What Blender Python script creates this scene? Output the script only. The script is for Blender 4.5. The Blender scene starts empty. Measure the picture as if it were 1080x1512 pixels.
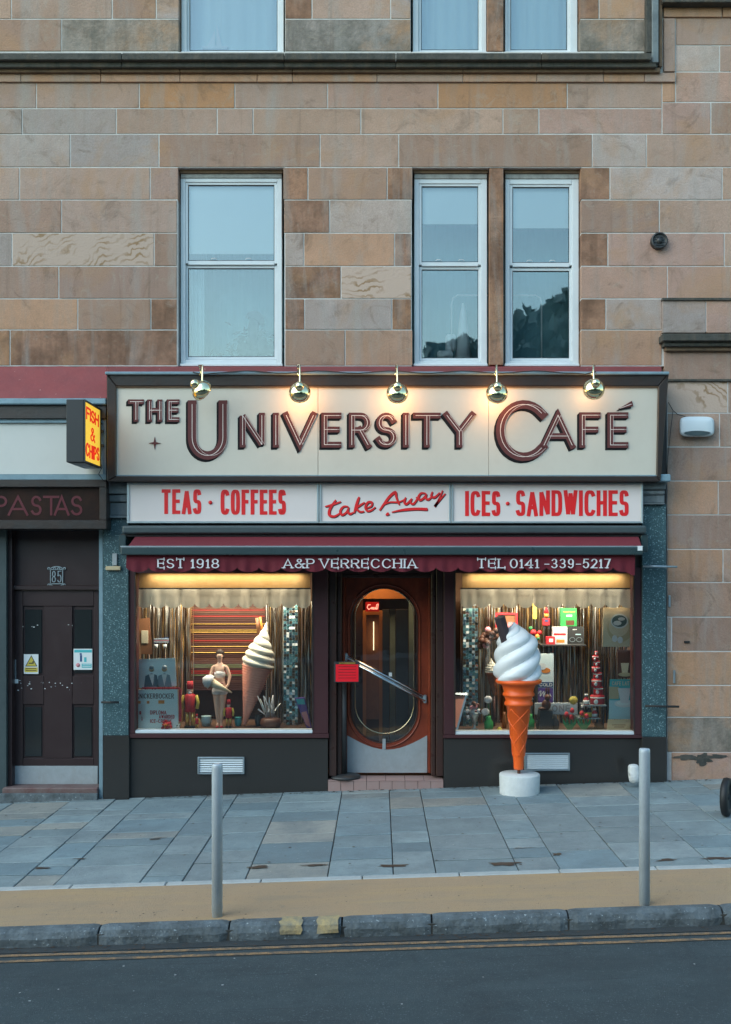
import bpy, bmesh, math, random
from mathutils import Vector, Matrix, noise as mnoise
random.seed(7)
R = math.radians
sc = bpy.context.scene
C = sc.collection
# ------------------------------------------------------------------ camera, sky, sun, exposure
F, D, H, VX, VY = 1551.0, 11.0, 2.23, 560.0, 850.0
cam_d = bpy.data.cameras.new('camera'); cam = bpy.data.objects.new('camera', cam_d); C.objects.link(cam)
cam.location = (0, -D, H); cam.rotation_euler = (R(90), 0, 0)
cam_d.sensor_fit = 'AUTO'; cam_d.sensor_width = 36; cam_d.lens = 36*F/1512
cam_d.shift_x = (540-VX)/1512; cam_d.shift_y = (VY-756)/1512
cam_d.clip_end = 500; cam_d.clip_start = 0.05
sc.camera = cam
SUN_EL, SUN_ROT = 36, 232
world = bpy.data.worlds.new('World'); sc.world = world; world.use_nodes = True
wn = world.node_tree; wn.nodes.clear()
sky = wn.nodes.new('ShaderNodeTexSky'); sky.sky_type = 'NISHITA'; sky.sun_disc = False
sky.sun_elevation = R(SUN_EL); sky.sun_rotation = R(SUN_ROT); sky.dust_density = 1.0; sky.air_density = 1.6; sky.ozone_density = 3.0
bgn = wn.nodes.new('ShaderNodeBackground'); bgn.inputs[1].default_value = 0.15
wo = wn.nodes.new('ShaderNodeOutputWorld')
stn = wn.nodes.new('ShaderNodeMix'); stn.data_type = 'RGBA'; stn.blend_type = 'MULTIPLY'; stn.inputs['Factor'].default_value = 1; stn.inputs['B'].default_value = (.88, 1.05, 1.02, 1)   # thin teal overcast
wn.links.new(sky.outputs[0], stn.inputs['A']); wn.links.new(stn.outputs['Result'], bgn.inputs[0]); wn.links.new(bgn.outputs[0], wo.inputs[0])
sun_d = bpy.data.lights.new('sun', 'SUN'); sun_d.energy = 0.75; sun_d.angle = R(60); sun_d.color = (1, .97, .93)
sun = bpy.data.objects.new('sun', sun_d); C.objects.link(sun)
sd = Vector((math.sin(R(SUN_ROT))*math.cos(R(SUN_EL)), math.cos(R(SUN_ROT))*math.cos(R(SUN_EL)), math.sin(R(SUN_EL))))
sun.rotation_euler = sd.to_track_quat('Z', 'Y').to_euler(); sun.location = (0, -8, 12)
vs = sc.view_settings; vs.view_transform = 'Standard'; vs.look = 'None'; vs.gamma = 1; vs.use_curve_mapping = False
vs.exposure = 0.95
sc.render.engine = 'CYCLES'; sc.cycles.use_denoising = True
sc.cycles.max_bounces = 7; sc.cycles.glossy_bounces = 4; sc.cycles.transparent_max_bounces = 12
sc.cycles.caustics_reflective = False; sc.cycles.caustics_refractive = False; sc.cycles.sample_clamp_indirect = 4

# ------------------------------------------------------------------ helpers
SL = 0.032                                   # the street climbs to the right
def W(px, py, Y):                            # a point of the photograph at its own distance
    s = F/(D+Y)
    return Vector(((px-VX)/s, Y, H-(py-VY)/s))
def XX(px, Y=0): return (px-VX)*(D+Y)/F
def ZZ(py, Y=0): return H-(py-VY)*(D+Y)/F
ORG = {}
class MB:
    def __init__(s): s.v = []; s.f = []; s.m = []; s.sm = []
    def add(s, vs, fs, m=0, smooth=False):
        b = len(s.v); s.v += [Vector(p) for p in vs]
        for f in fs: s.f.append(tuple(b+i for i in f)); s.m.append(m); s.sm.append(smooth)
        return s
    def box(s, x0, x1, y0, y1, z0, z1, m=0):
        if x0 > x1: x0, x1 = x1, x0
        if y0 > y1: y0, y1 = y1, y0
        if z0 > z1: z0, z1 = z1, z0
        v = [(x, y, z) for z in (z0, z1) for y in (y0, y1) for x in (x0, x1)]
        return s.add(v, [(0,2,3,1), (4,5,7,6), (0,1,5,4), (2,6,7,3), (0,4,6,2), (1,3,7,5)], m)
    def pbox(s, x0, x1, y0, y1, Yf, Yb, m=0):          # box whose FRONT face spans these photo pixels at depth Yf
        return s.box(XX(x0, Yf), XX(x1, Yf), Yf, Yb, ZZ(y1, Yf), ZZ(y0, Yf), m)
    def quad(s, a, b, c, d, m=0): return s.add([a, b, c, d], [(0,1,2,3)], m)
    def hexa(s, front, back, m=0):                      # front, back: four points each (bl, br, tr, tl)
        return s.add(list(front)+list(back), [(0,1,2,3), (7,6,5,4), (0,4,5,1), (1,5,6,2), (2,6,7,3), (3,7,4,0)], m)
    def prism(s, poly, Yf, Yb, m=0):                    # outline in (x, z), ordered ccw seen from the front
        n = len(poly)
        v = [(x, Yf, z) for x, z in poly]+[(x, Yb, z) for x, z in poly]
        fs = [tuple(range(n)), tuple(range(2*n-1, n-1, -1))]+[(i, i+n, (i+1) % n+n, (i+1) % n) for i in range(n)]
        return s.add(v, fs, m)
    def tube(s, pts, r, n=8, m=0, caps=True, smooth=True):
        pts = [Vector(p) for p in pts]; k = len(pts); vs = []; fs = []
        rs = r if isinstance(r, (list, tuple)) else [r]*k
        up = None
        for i, p in enumerate(pts):
            t = (pts[min(i+1, k-1)]-pts[max(i-1, 0)]).normalized()
            if up is None: up = Vector((0, 0, 1)) if abs(t.z) < .9 else Vector((1, 0, 0))
            a = t.cross(up); a = a.normalized() if a.length > 1e-5 else Vector((1, 0, 0)); b = a.cross(t).normalized(); up = b
            for j in range(n):
                q = 2*math.pi*j/n
                vs.append(p+a*math.cos(q)*rs[i]+b*math.sin(q)*rs[i])
        for i in range(k-1):
            for j in range(n): fs.append((i*n+j, i*n+(j+1) % n, (i+1)*n+(j+1) % n, (i+1)*n+j))
        if caps: fs.append(tuple(range(n-1, -1, -1))); fs.append(tuple((k-1)*n+j for j in range(n)))
        return s.add(vs, fs, m, smooth)
    def lathe(s, prof, c=(0, 0, 0), n=24, m=0, M=None, smooth=True):   # prof (r, z)
        vs = []; fs = []; c = Vector(c)
        for r, z in prof:
            for j in range(n):
                p = Vector((r*math.cos(2*math.pi*j/n), r*math.sin(2*math.pi*j/n), z))
                if M is not None: p = M @ p
                vs.append(c+p)
        for i in range(len(prof)-1):
            for j in range(n): fs.append((i*n+j, i*n+(j+1) % n, (i+1)*n+(j+1) % n, (i+1)*n+j))
        if prof[0][0] > 1e-6: fs.append(tuple(range(n-1, -1, -1)))
        if prof[-1][0] > 1e-6: fs.append(tuple((len(prof)-1)*n+j for j in range(n)))
        return s.add(vs, fs, m, smooth)
    def ball(s, c, r, m=0, n=12, k=8, sc3=(1, 1, 1)):
        prof = [(math.sin(math.pi*i/k)*r, -math.cos(math.pi*i/k)*r) for i in range(k+1)]
        prof[0] = (0, -r); prof[-1] = (0, r)
        M = Matrix.Diagonal(sc3)
        return s.lathe(prof, c, n, m, M)
    def slope(s):
        for p in s.v: p.z += SL*p.x
        return s
    def xf(s, M):
        s.v = [M @ p for p in s.v]; return s
    def build(s, name, mats, parent=None, bevel=0, origin=None, seg=1):
        if not isinstance(mats, (list, tuple)): mats = [mats]
        if not s.v: s.add([(0,0,0),(0,0,.001),(.001,0,0)], [(0,1,2)])
        xs = [p.x for p in s.v]; ys = [p.y for p in s.v]; zs = [p.z for p in s.v]
        o = Vector(origin) if origin is not None else Vector(((min(xs)+max(xs))/2, (min(ys)+max(ys))/2, min(zs)))
        me = bpy.data.meshes.new(name)
        me.from_pydata([p-o for p in s.v], [], s.f)
        for p, m, sm in zip(me.polygons, s.m, s.sm): p.material_index = m; p.use_smooth = sm
        for m in mats: me.materials.append(m)
        if bevel:
            bm = bmesh.new(); bm.from_mesh(me)
            bmesh.ops.remove_doubles(bm, verts=bm.verts, dist=1e-5)
            ed = [e for e in bm.edges if len(e.link_faces) == 2 and e.calc_face_angle(0) > .5]
            bmesh.ops.bevel(bm, geom=ed, offset=bevel, segments=seg, affect='EDGES', profile=.5, clamp_overlap=True)
            bm.to_mesh(me); bm.free()
        me.update()
        ob = bpy.data.objects.new(name, me); C.objects.link(ob)
        put(ob, o, parent)
        return ob
def put(ob, o, parent):
    if parent is not None: ob.parent = parent; ob.location = Vector(o)-ORG[parent.name]
    else: ob.location = o
    ORG[ob.name] = Vector(o)
def tag(o, label=None, cat=None, group=None, kind=None):
    if label: o['label'] = label
    if cat: o['category'] = cat
    if group: o['group'] = group
    if kind: o['kind'] = kind
    return o
def thing(name, loc, label, cat, group=None):
    o = bpy.data.objects.new(name, None); C.objects.link(o); o.empty_display_size = .1
    o.location = loc; ORG[o.name] = Vector(loc)
    return tag(o, label, cat, group)
def copy_tree(src, loc, label=None, parent=None):
    c = src.copy(); C.objects.link(c); c.parent = parent
    if parent is None: c.location = loc
    if label: c['label'] = label
    for ch in list(src.children): copy_tree(ch, None, None, c)
    return c

# ------------------------------------------------------------------ materials
def mat(name, col, rough=.6, metal=0.0, var=None, bump=None, spec=.5, streak=None, objcol=False, emit=None, spots=None, weather=False, trans=0):
    """var = (scale, amount, colour2) ; bump = (scale, strength) ; streak = (amount, colour) ; spots = (scale, threshold, colour)"""
    m = bpy.data.materials.new(name); m.use_nodes = True; nt = m.node_tree; N = nt.nodes; L = nt.links
    b = N['Principled BSDF']; b.inputs['Roughness'].default_value = rough; b.inputs['Metallic'].default_value = metal
    b.inputs['Specular IOR Level'].default_value = spec
    g = N.new('ShaderNodeNewGeometry'); oi = N.new('ShaderNodeObjectInfo')
    off = N.new('ShaderNodeVectorMath'); off.operation = 'SCALE'; off.inputs[0].default_value = (31, 17, 23); L.new(oi.outputs['Random'], off.inputs['Scale'])
    pos = N.new('ShaderNodeVectorMath'); pos.operation = 'ADD'; L.new(g.outputs['Position'], pos.inputs[0]); L.new(off.outputs[0], pos.inputs[1])
    P = pos.outputs[0]
    if objcol: cur = oi.outputs['Color']
    else:
        rgb = N.new('ShaderNodeRGB'); rgb.outputs[0].default_value = (*col, 1); cur = rgb.outputs[0]
    def noise(scale, det=5, rgh=.6, vec=None, dist=0):
        n = N.new('ShaderNodeTexNoise'); n.inputs['Scale'].default_value = scale; n.inputs['Detail'].default_value = det
        n.inputs['Roughness'].default_value = rgh; n.inputs['Distortion'].default_value = dist; L.new(vec or P, n.inputs['Vector']); return n
    def ramp(src, a, c):
        r = N.new('ShaderNodeMapRange'); r.inputs['From Min'].default_value = a; r.inputs['From Max'].default_value = c; L.new(src, r.inputs[0]); return r.outputs[0]
    def mix(fac, a, colr, kind='MIX', amt=1.0):
        x = N.new('ShaderNodeMix'); x.data_type = 'RGBA'; x.blend_type = kind
        if amt != 1.0:
            mm = N.new('ShaderNodeMath'); mm.operation = 'MULTIPLY'; mm.inputs[1].default_value = amt; L.new(fac, mm.inputs[0]); fac = mm.outputs[0]
        L.new(fac, x.inputs['Factor']); L.new(a, x.inputs['A'])
        if isinstance(colr, tuple): x.inputs['B'].default_value = (*colr, 1)
        else: L.new(colr, x.inputs['B'])
        return x.outputs['Result']
    if var:
        n = noise(var[0], 6, .65); cur = mix(ramp(n.outputs['Fac'], .38, .68), cur, var[2], amt=var[1])
        n3 = noise(var[0]*6, 4, .6); cur = mix(ramp(n3.outputs['Fac'], .45, .75), cur, var[2], amt=var[1]*.45)
    if streak:
        sv = N.new('ShaderNodeVectorMath'); sv.operation = 'MULTIPLY'; sv.inputs[1].default_value = (7, 7, .9); L.new(P, sv.inputs[0])
        n = noise(1.3, 4, .6, sv.outputs[0]); cur = mix(ramp(n.outputs['Fac'], .5, .78), cur, streak[1], amt=streak[0])
    if spots:
        n = noise(spots[0], 2, .5); cur = mix(ramp(n.outputs['Fac'], spots[1], spots[1]+.06), cur, spots[2])
    if weather:
        gpz = g.outputs['Position']; w1 = noise(1.1, 5, .62, gpz, .8); cur = mix(ramp(w1.outputs['Fac'], .52, .70), cur, (.46, .25, .125), amt=.7)
        sv2 = N.new('ShaderNodeVectorMath'); sv2.operation = 'MULTIPLY'; sv2.inputs[1].default_value = (3.4, 3.4, .45); L.new(gpz, sv2.inputs[0])
        w2 = noise(1.0, 5, .6, sv2.outputs[0], .4); cur = mix(ramp(w2.outputs['Fac'], .53, .72), cur, (.37, .34, .31), amt=.7)
        w3 = noise(2.6, 7, .72, gpz, 1.4); cur = mix(ramp(w3.outputs['Fac'], .55, .72), cur, (.13, .08, .05), amt=.6)
        sv3 = N.new('ShaderNodeVectorMath'); sv3.operation = 'MULTIPLY'; sv3.inputs[1].default_value = (9, 9, .6); L.new(gpz, sv3.inputs[0])
        w6 = noise(1.0, 4, .6, sv3.outputs[0], .3); cur = mix(ramp(w6.outputs['Fac'], .60, .78), cur, (.14, .095, .065), amt=.5)
        w5 = noise(5.5, 7, .75, P, 1.0); cur = mix(ramp(w5.outputs['Fac'], .56, .70), cur, (.42, .36, .29), amt=.45)
        w4 = noise(85, 3, .7, gpz); cur = mix(ramp(w4.outputs['Fac'], .35, .75), cur, (.14, .11, .085), amt=.36)
    L.new(cur, b.inputs['Base Color'])
    if trans:
        tr = N.new('ShaderNodeBsdfTranslucent'); L.new(cur, tr.inputs[0]); ms_ = N.new('ShaderNodeMixShader'); ms_.inputs[0].default_value = trans
        out = N['Material Output']; L.new(b.outputs[0], ms_.inputs[1]); L.new(tr.outputs[0], ms_.inputs[2]); L.new(ms_.outputs[0], out.inputs[0])
    if bump:
        n = noise(bump[0], 6, .65); bp = N.new('ShaderNodeBump'); bp.inputs['Strength'].default_value = bump[1]; bp.inputs['Distance'].default_value = .02
        L.new(n.outputs['Fac'], bp.inputs['Height']); L.new(bp.outputs[0], b.inputs['Normal'])
    if rough > .15 and metal < .9:
        n = noise(9, 3, .5); r = N.new('ShaderNodeMapRange'); r.inputs['To Min'].default_value = max(.02, rough-.1); r.inputs['To Max'].default_value = min(1, rough+.12)
        L.new(n.outputs['Fac'], r.inputs[0]); L.new(r.outputs[0], b.inputs['Roughness'])
    if emit:
        b.inputs['Emission Color'].default_value = (*emit[0], 1); b.inputs['Emission Strength'].default_value = emit[1]
    return m
def glass(name, k=.0, ior=1.45, tint=(.93, .97, .96), wob=0.0):
    m = bpy.data.materials.new(name); m.use_nodes = True; nt = m.node_tree; N = nt.nodes; L = nt.links; N.clear()
    o = N.new('ShaderNodeOutputMaterial'); mx = N.new('ShaderNodeMixShader'); t = N.new('ShaderNodeBsdfTransparent'); t.inputs[0].default_value = (*tint, 1)
    gl = N.new('ShaderNodeBsdfGlossy'); gl.inputs['Roughness'].default_value = 0.015; fr = N.new('ShaderNodeFresnel'); fr.inputs[0].default_value = ior
    ad = N.new('ShaderNodeMath'); ad.operation = 'ADD'; ad.inputs[1].default_value = k; ad.use_clamp = True
    L.new(fr.outputs[0], ad.inputs[0]); L.new(ad.outputs[0], mx.inputs[0]); L.new(t.outputs[0], mx.inputs[1]); L.new(gl.outputs[0], mx.inputs[2]); L.new(mx.outputs[0], o.inputs[0])
    if wob:
        g = N.new('ShaderNodeNewGeometry'); n = N.new('ShaderNodeTexNoise'); n.inputs['Scale'].default_value = 2.2; L.new(g.outputs['Position'], n.inputs['Vector'])
        bp = N.new('ShaderNodeBump'); bp.inputs['Strength'].default_value = wob; bp.inputs['Distance'].default_value = .02; L.new(n.outputs['Fac'], bp.inputs['Height']); L.new(bp.outputs[0], gl.inputs['Normal'])
    return m
M = {}
def simple(k, c, r=.6, **kw): M[k] = mat(k, c, r, **kw); return M[k]
simple('stone', (1, 1, 1), .85, objcol=True, weather=True, var=(2.2, .30, (.24, .14, .08)), bump=(45, .35), streak=(.35, (.30, .29, .27)))
simple('stone_rust', (1, 1, 1), .85, objcol=True, weather=True, var=(3.2, .85, (.10, .043, .02)), bump=(45, .4), streak=(.85, (.12, .055, .028)))
simple('stone_moss', (1, 1, 1), .9, objcol=True, weather=True, var=(4, .7, (.06, .065, .05)), bump=(35, .5), streak=(.5, (.07, .07, .06)))
simple('mortar', (.62, .60, .57), .9, var=(8, .5, (.35, .33, .31)), bump=(80, .2))
simple('wall_dark', (.10, .09, .08), .9, var=(5, .5, (.05, .05, .05)))
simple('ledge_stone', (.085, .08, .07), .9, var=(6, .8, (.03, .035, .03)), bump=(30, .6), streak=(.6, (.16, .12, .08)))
simple('ledge_brown', (.20, .125, .075), .9, var=(5, .7, (.08, .06, .045)), bump=(30, .4))
simple('upvc', (.66, .70, .72), .35, var=(6, .2, (.45, .48, .5)))
simple('upvc_dirt', (.36, .36, .34), .7, var=(10, .6, (.12, .12, .11)))
simple('blind', (.93, .95, .93), .9)
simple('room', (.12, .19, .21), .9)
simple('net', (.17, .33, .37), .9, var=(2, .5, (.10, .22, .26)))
simple('curtain', (.62, .74, .76), .9)
simple('silhouette', (.05, .07, .08), .8)
simple('red_lead', (.25, .052, .052), .7, var=(4, .5, (.16, .04, .045)), bump=(10, .4), spots=(30, .72, (.42, .2, .18)))
simple('sign_cream', (.66, .62, .53), .45, var=(1.5, .25, (.52, .47, .39)))
simple('black_wood', (.034, .03, .029), .35, var=(7, .6, (.05, .028, .02)), bump=(30, .15))
simple('letter_face', (.135, .052, .052), .85, spec=.15, var=(3, .3, (.13, .045, .045)))
simple('letter_dark', (.022, .02, .022), .8, spec=.1)
simple('letter_line', (.85, .74, .68), .8)
simple('alu', (.50, .58, .61), .35, metal=.55, var=(8, .3, (.35, .4, .42)))
simple('box_pink', (.80, .715, .68), .35, var=(1.2, .25, (.74, .65, .61)))
simple('red_letter', (.80, .018, .02), .4)
simple('dark_shadow', (.04, .01, .012), .5)
simple('awning_case', (.06, .085, .09), .35, var=(6, .3, (.03, .04, .045)))
simple('awning_bar', (.035, .06, .065), .3)
simple('awning_cloth', (.14, .011, .022), .85, var=(5, .4, (.12, .01, .022)), bump=(300, .1))
simple('white_letter', (.74, .72, .74), .6)
simple('granite', (.055, .115, .13), .35, var=(40, .5, (.03, .05, .06)), spots=(75, .60, (.24, .36, .38)))
simple('black_granite', (.034, .032, .030), .2, var=(20, .4, (.03, .03, .03)), spots=(60, .74, (.08, .08, .08)))
simple('pil_stone', (.17, .20, .21), .7, var=(6, .7, (.09, .11, .12)), bump=(20, .4), streak=(.5, (.33, .35, .36)))
simple('maroon', (.065, .024, .028), .35, var=(3, .4, (.05, .018, .02)))
simple('door_wood', (.25, .045, .02), .2, var=(4, .6, (.08, .018, .01)), streak=(.6, (.32, .08, .03)))
simple('dark_wood', (.045, .026, .022), .3, var=(4, .5, (.06, .02, .015)))
simple('steel', (.42, .50, .54), .38, metal=.7, var=(4, .4, (.3, .36, .4)))
simple('steel_dull', (.38, .42, .44), .45, metal=.15, var=(9, .4, (.25, .27, .28)))
simple('chrome', (.7, .76, .8), .12, metal=1.0)
simple('brass', (.92, .80, .50), .12, metal=1.0)
simple('tile_pink', (.36, .25, .23), .4, var=(7, .4, (.35, .19, .17)))
simple('sill_white', (.66, .73, .76), .35)
simple('pelmet_cloth', (.95, .84, .66), .9, trans=.04, var=(4, .3, (.7, .64, .56)))
simple('cream_cloth', (.42, .25, .085), .9, trans=.4, var=(3, .25, (.66, .48, .25)))
simple('interior', (.12, .06, .03), .8, var=(3, .5, (.06, .03, .02)))
simple('interior_orange', (.42, .17, .05), .6, var=(2, .4, (.25, .09, .03)))
simple('tinsel_gold', (.95, .62, .25), .3, metal=1.0)
simple('tinsel_silver', (.92, .92, .88), .3, metal=1.0)
simple('tinsel_dark', (.12, .08, .05), .3, metal=.8)
simple('mirror', (.75, .85, .9), .04, metal=1.0)
simple('mirror_teal', (.16, .36, .40), .25, metal=.8)
simple('grout', (.30, .38, .40), .7)
simple('slab', (1, 1, 1), .72, objcol=True, var=(3, .4, (.10, .12, .13)), bump=(60, .35), spots=(38, .70, (.33, .36, .37)))
simple('joint', (.030, .032, .031), .95, var=(20, .5, (.09, .08, .06)))
simple('edging', (.42, .44, .43), .8, var=(8, .4, (.25, .27, .27)), bump=(40, .4))
simple('tan_strip', (.43, .285, .165), .95, var=(3, .5, (.37, .27, .18)), bump=(150, .6), spots=(120, .66, (.2, .12, .07)))
simple('kerb', (.14, .17, .185), .8, var=(7, .8, (.04, .048, .05)), bump=(22, .9), spots=(50, .66, (.30, .35, .37)))
simple('asphalt', (.048, .072, .08), .75, var=(1.5, .4, (.036, .045, .05)), bump=(170, .9), spots=(75, .635, (.14, .165, .18)))
simple('gutter', (.035, .042, .045), .7, var=(5, .6, (.06, .06, .055)), bump=(120, .6))
simple('yellow_line', (.42, .235, .10), .8, var=(30, .7, (.10, .085, .065)), bump=(120, .5))
simple('yellow_kerb', (.46, .34, .16), .8, var=(14, .9, (.17, .17, .14)), bump=(50, .5))
simple('stain', (.055, .035, .025), .6, var=(9, .6, (.1, .07, .05)))
simple('ice_white', (.80, .82, .83), .34, var=(6, .25, (.66, .68, .67)), spots=(40, .73, (.5, .5, .47)))
simple('cone_orange', (.88, .125, .014), .35, var=(4, .2, (.62, .1, .012)))
simple('flake', (.045, .03, .035), .7, bump=(90, .5))
simple('plinth_white', (.66, .68, .67), .8, var=(4, .5, (.48, .5, .49)), bump=(60, .4))
simple('cone_peach', (.95, .42, .30), .7, var=(5, .4, (.88, .30, .20)))
simple('ice_cream_col', (.82, .77, .64), .5, var=(5, .3, (.72, .68, .58)))
simple('skin', (.78, .50, .37), .5)
simple('hair', (.03, .015, .01), .6)
simple('cloth_white', (.75, .76, .78), .7)
simple('cloth_red', (.5, .02, .03), .6)
simple('black', (.03, .032, .034), .5)
simple('blackish', (.03, .032, .035), .6)
simple('gold', (.7, .45, .12), .3, metal=.8)
simple('wood_box', (.27, .11, .045), .6, var=(6, .5, (.16, .06, .03)))
simple('card_white', (.72, .76, .76), .6)
simple('card_blue', (.42, .66, .74), .5, var=(3, .4, (.55, .76, .82)))
simple('card_pale', (.80, .88, .88), .5, var=(4, .45, (.55, .78, .84)))
simple('suit', (.09, .15, .19), .7)
simple('green', (.03, .28, .07), .5)
simple('leaf', (.02, .16, .05), .5)
simple('yellow', (.62, .5, .08), .5)
simple('orange', (.75, .25, .04), .5)
simple('purple', (.12, .06, .28), .5)
simple('navy', (.02, .07, .2), .5)
simple('teal', (.07, .46, .50), .5)
simple('brown', (.10, .035, .018), .5)
simple('sand', (.74, .64, .46), .6, var=(6, .5, (.58, .46, .3)))
simple('kraft', (.55, .45, .28), .7)
simple('pink', (.6, .25, .28), .5)
simple('pane_dark', (.022, .026, .027), .12)
simple('door_maroon', (.034, .019, .020), .4, var=(3, .4, (.03, .013, .014)), spots=(26, .77, (.3, .27, .27)))
simple('panel_grey', (.62, .62, .58), .5, var=(1.5, .3, (.52, .53, .50)))
simple('blue_trim', (.22, .34, .40), .5, var=(7, .5, (.13, .2, .24)))
simple('pasta_glass', (.03, .022, .02), .1, var=(3, .6, (.06, .03, .022)))
simple('pasta_red', (.11, .012, .02), .4)
simple('sign_yellow', (.8, .55, .06), .4, emit=((1.0, .62, .06), .38))
simple('sign_red', (.6, .02, .01), .4, emit=((.8, .03, .01), .35))
simple('menu_red', (.62, .008, .02), .4, emit=((.8, .01, .02), .10))
simple('neon_red', (.9, .3, .2), .4, emit=((1, .35, .25), 1.0))
simple('neon_bg', (.35, .01, .01), .4, emit=((.6, .01, .01), .12))
simple('tube_lamp', (.9, .8, .6), .4, emit=((1, .74, .4), 1.5))
simple('bulb', (.9, .8, .6), .4, emit=((1, .66, .3), 14))
simple('rubber', (.012, .013, .014), .55)
simple('wire', (.02, .02, .02), .6)
simple('terrace', (.10, .11, .11), .9, var=(1, .5, (.06, .07, .07)))
simple('leafmass', (.09, .15, .15), .9)
def road_wear(key, layers):
    m = M[key]; nt = m.node_tree; N = nt.nodes; L = nt.links; b = N['Principled BSDF']; cur = b.inputs['Base Color'].links[0].from_socket; g = N.new('ShaderNodeNewGeometry')
    for sx, sy, sc_, lo, hi, col, amt in layers:
        v = N.new('ShaderNodeVectorMath'); v.operation = 'MULTIPLY'; v.inputs[1].default_value = (sx, sy, 1); L.new(g.outputs['Position'], v.inputs[0])
        n = N.new('ShaderNodeTexNoise'); n.inputs['Scale'].default_value = sc_; n.inputs['Detail'].default_value = 6; n.inputs['Roughness'].default_value = .7; n.inputs['Distortion'].default_value = .5; L.new(v.outputs[0], n.inputs['Vector'])
        rr = N.new('ShaderNodeMapRange'); rr.inputs['From Min'].default_value = lo; rr.inputs['From Max'].default_value = hi; rr.inputs['To Max'].default_value = amt; L.new(n.outputs['Fac'], rr.inputs[0])
        x = N.new('ShaderNodeMix'); x.data_type = 'RGBA'; L.new(rr.outputs[0], x.inputs['Factor']); L.new(cur, x.inputs['A']); x.inputs['B'].default_value = (*col, 1); cur = x.outputs['Result']
    L.new(cur, b.inputs['Base Color'])
road_wear('tan_strip', [(.5, 5, 1.2, .48, .7, (.50, .33, .15), .6), (.8, 3, 1.5, .52, .72, (.30, .23, .16), .55), (1, 1, 60, .58, .72, (.22, .17, .12), .7), (1, 1, 9, .62, .72, (.25, .2, .15), .6), (1, 1, 130, .62, .7, (.55, .5, .42), .6)])
road_wear('asphalt', [(.3, 3, .9, .45, .7, (.060, .085, .095), .8), (1, 1, 2.2, .55, .7, (.030, .040, .046), .7), (1, 1.6, 38, .57, .70, (.10, .125, .135), .55), (1, 1, 120, .58, .68, (.20, .22, .23), .7), (.6, 1.2, .7, .52, .6, (.038, .052, .058), .5), (.25, 6, 3, .60, .66, (.028, .034, .038), .6)])
road_wear('yellow_line', [(1, 1, 14, .45, .62, (.075, .075, .07), .85), (3, 1, 60, .5, .6, (.09, .085, .075), .7)])
road_wear('slab', [(1, 1, 1.6, .48, .68, (.13, .165, .18), .55), (1, 1, 16, .55, .72, (.12, .14, .15), .5), (1, 1, 90, .55, .7, (.34, .38, .39), .35), (1, 1, 5, .64, .70, (.09, .10, .105), .5)])
simple('threshold_red', (.13, .065, .06), .6, var=(8, .6, (.2, .17, .16)))
road_wear('steel_dull', [(2, 1, 6, .5, .7, (.30, .27, .24), .3)])
M['glass'] = glass('window_glass', .14, tint=(.97, 1.0, 1.0), wob=.06)
M['shop_glass'] = glass('shop_glass', .035, wob=.04)
M['door_glass'] = glass('door_glass', .10, wob=.08)
# stone with bands curling through it
def swirl(name):
    m = mat(name, (1, 1, 1), .85, objcol=True, bump=(45, .35)); nt = m.node_tree; N = nt.nodes; L = nt.links
    b = N['Principled BSDF']; src = b.inputs['Base Color'].links[0].from_socket
    g = N.new('ShaderNodeNewGeometry'); w = N.new('ShaderNodeTexWave'); w.wave_type = 'RINGS'; w.inputs['Scale'].default_value = 4.6
    w.inputs['Distortion'].default_value = 22; w.inputs['Detail'].default_value = 4; w.inputs['Detail Scale'].default_value = .7; L.new(g.outputs['Position'], w.inputs['Vector'])
    n = N.new('ShaderNodeTexNoise'); n.inputs['Scale'].default_value = 3; L.new(g.outputs['Position'], n.inputs['Vector'])
    r = N.new('ShaderNodeMapRange'); r.inputs['From Min'].default_value = .62; r.inputs['From Max'].default_value = .95; w.rings_direction = 'SPHERICAL'; L.new(w.outputs['Fac'], r.inputs[0])
    r2 = N.new('ShaderNodeMapRange'); r2.inputs['From Min'].default_value = .45; r2.inputs['From Max'].default_value = .6; L.new(n.outputs['Fac'], r2.inputs[0])
    mu = N.new('ShaderNodeMath'); mu.operation = 'MULTIPLY'; L.new(r.outputs[0], mu.inputs[0]); L.new(r2.outputs[0], mu.inputs[1])
    x = N.new('ShaderNodeMix'); x.data_type = 'RGBA'; L.new(mu.outputs[0], x.inputs['Factor']); L.new(src, x.inputs['A']); x.inputs['B'].default_value = (.30, .185, .10, 1)
    L.new(x.outputs['Result'], b.inputs['Base Color']); return m
M['stone_swirl'] = swirl('stone_swirl')

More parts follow.
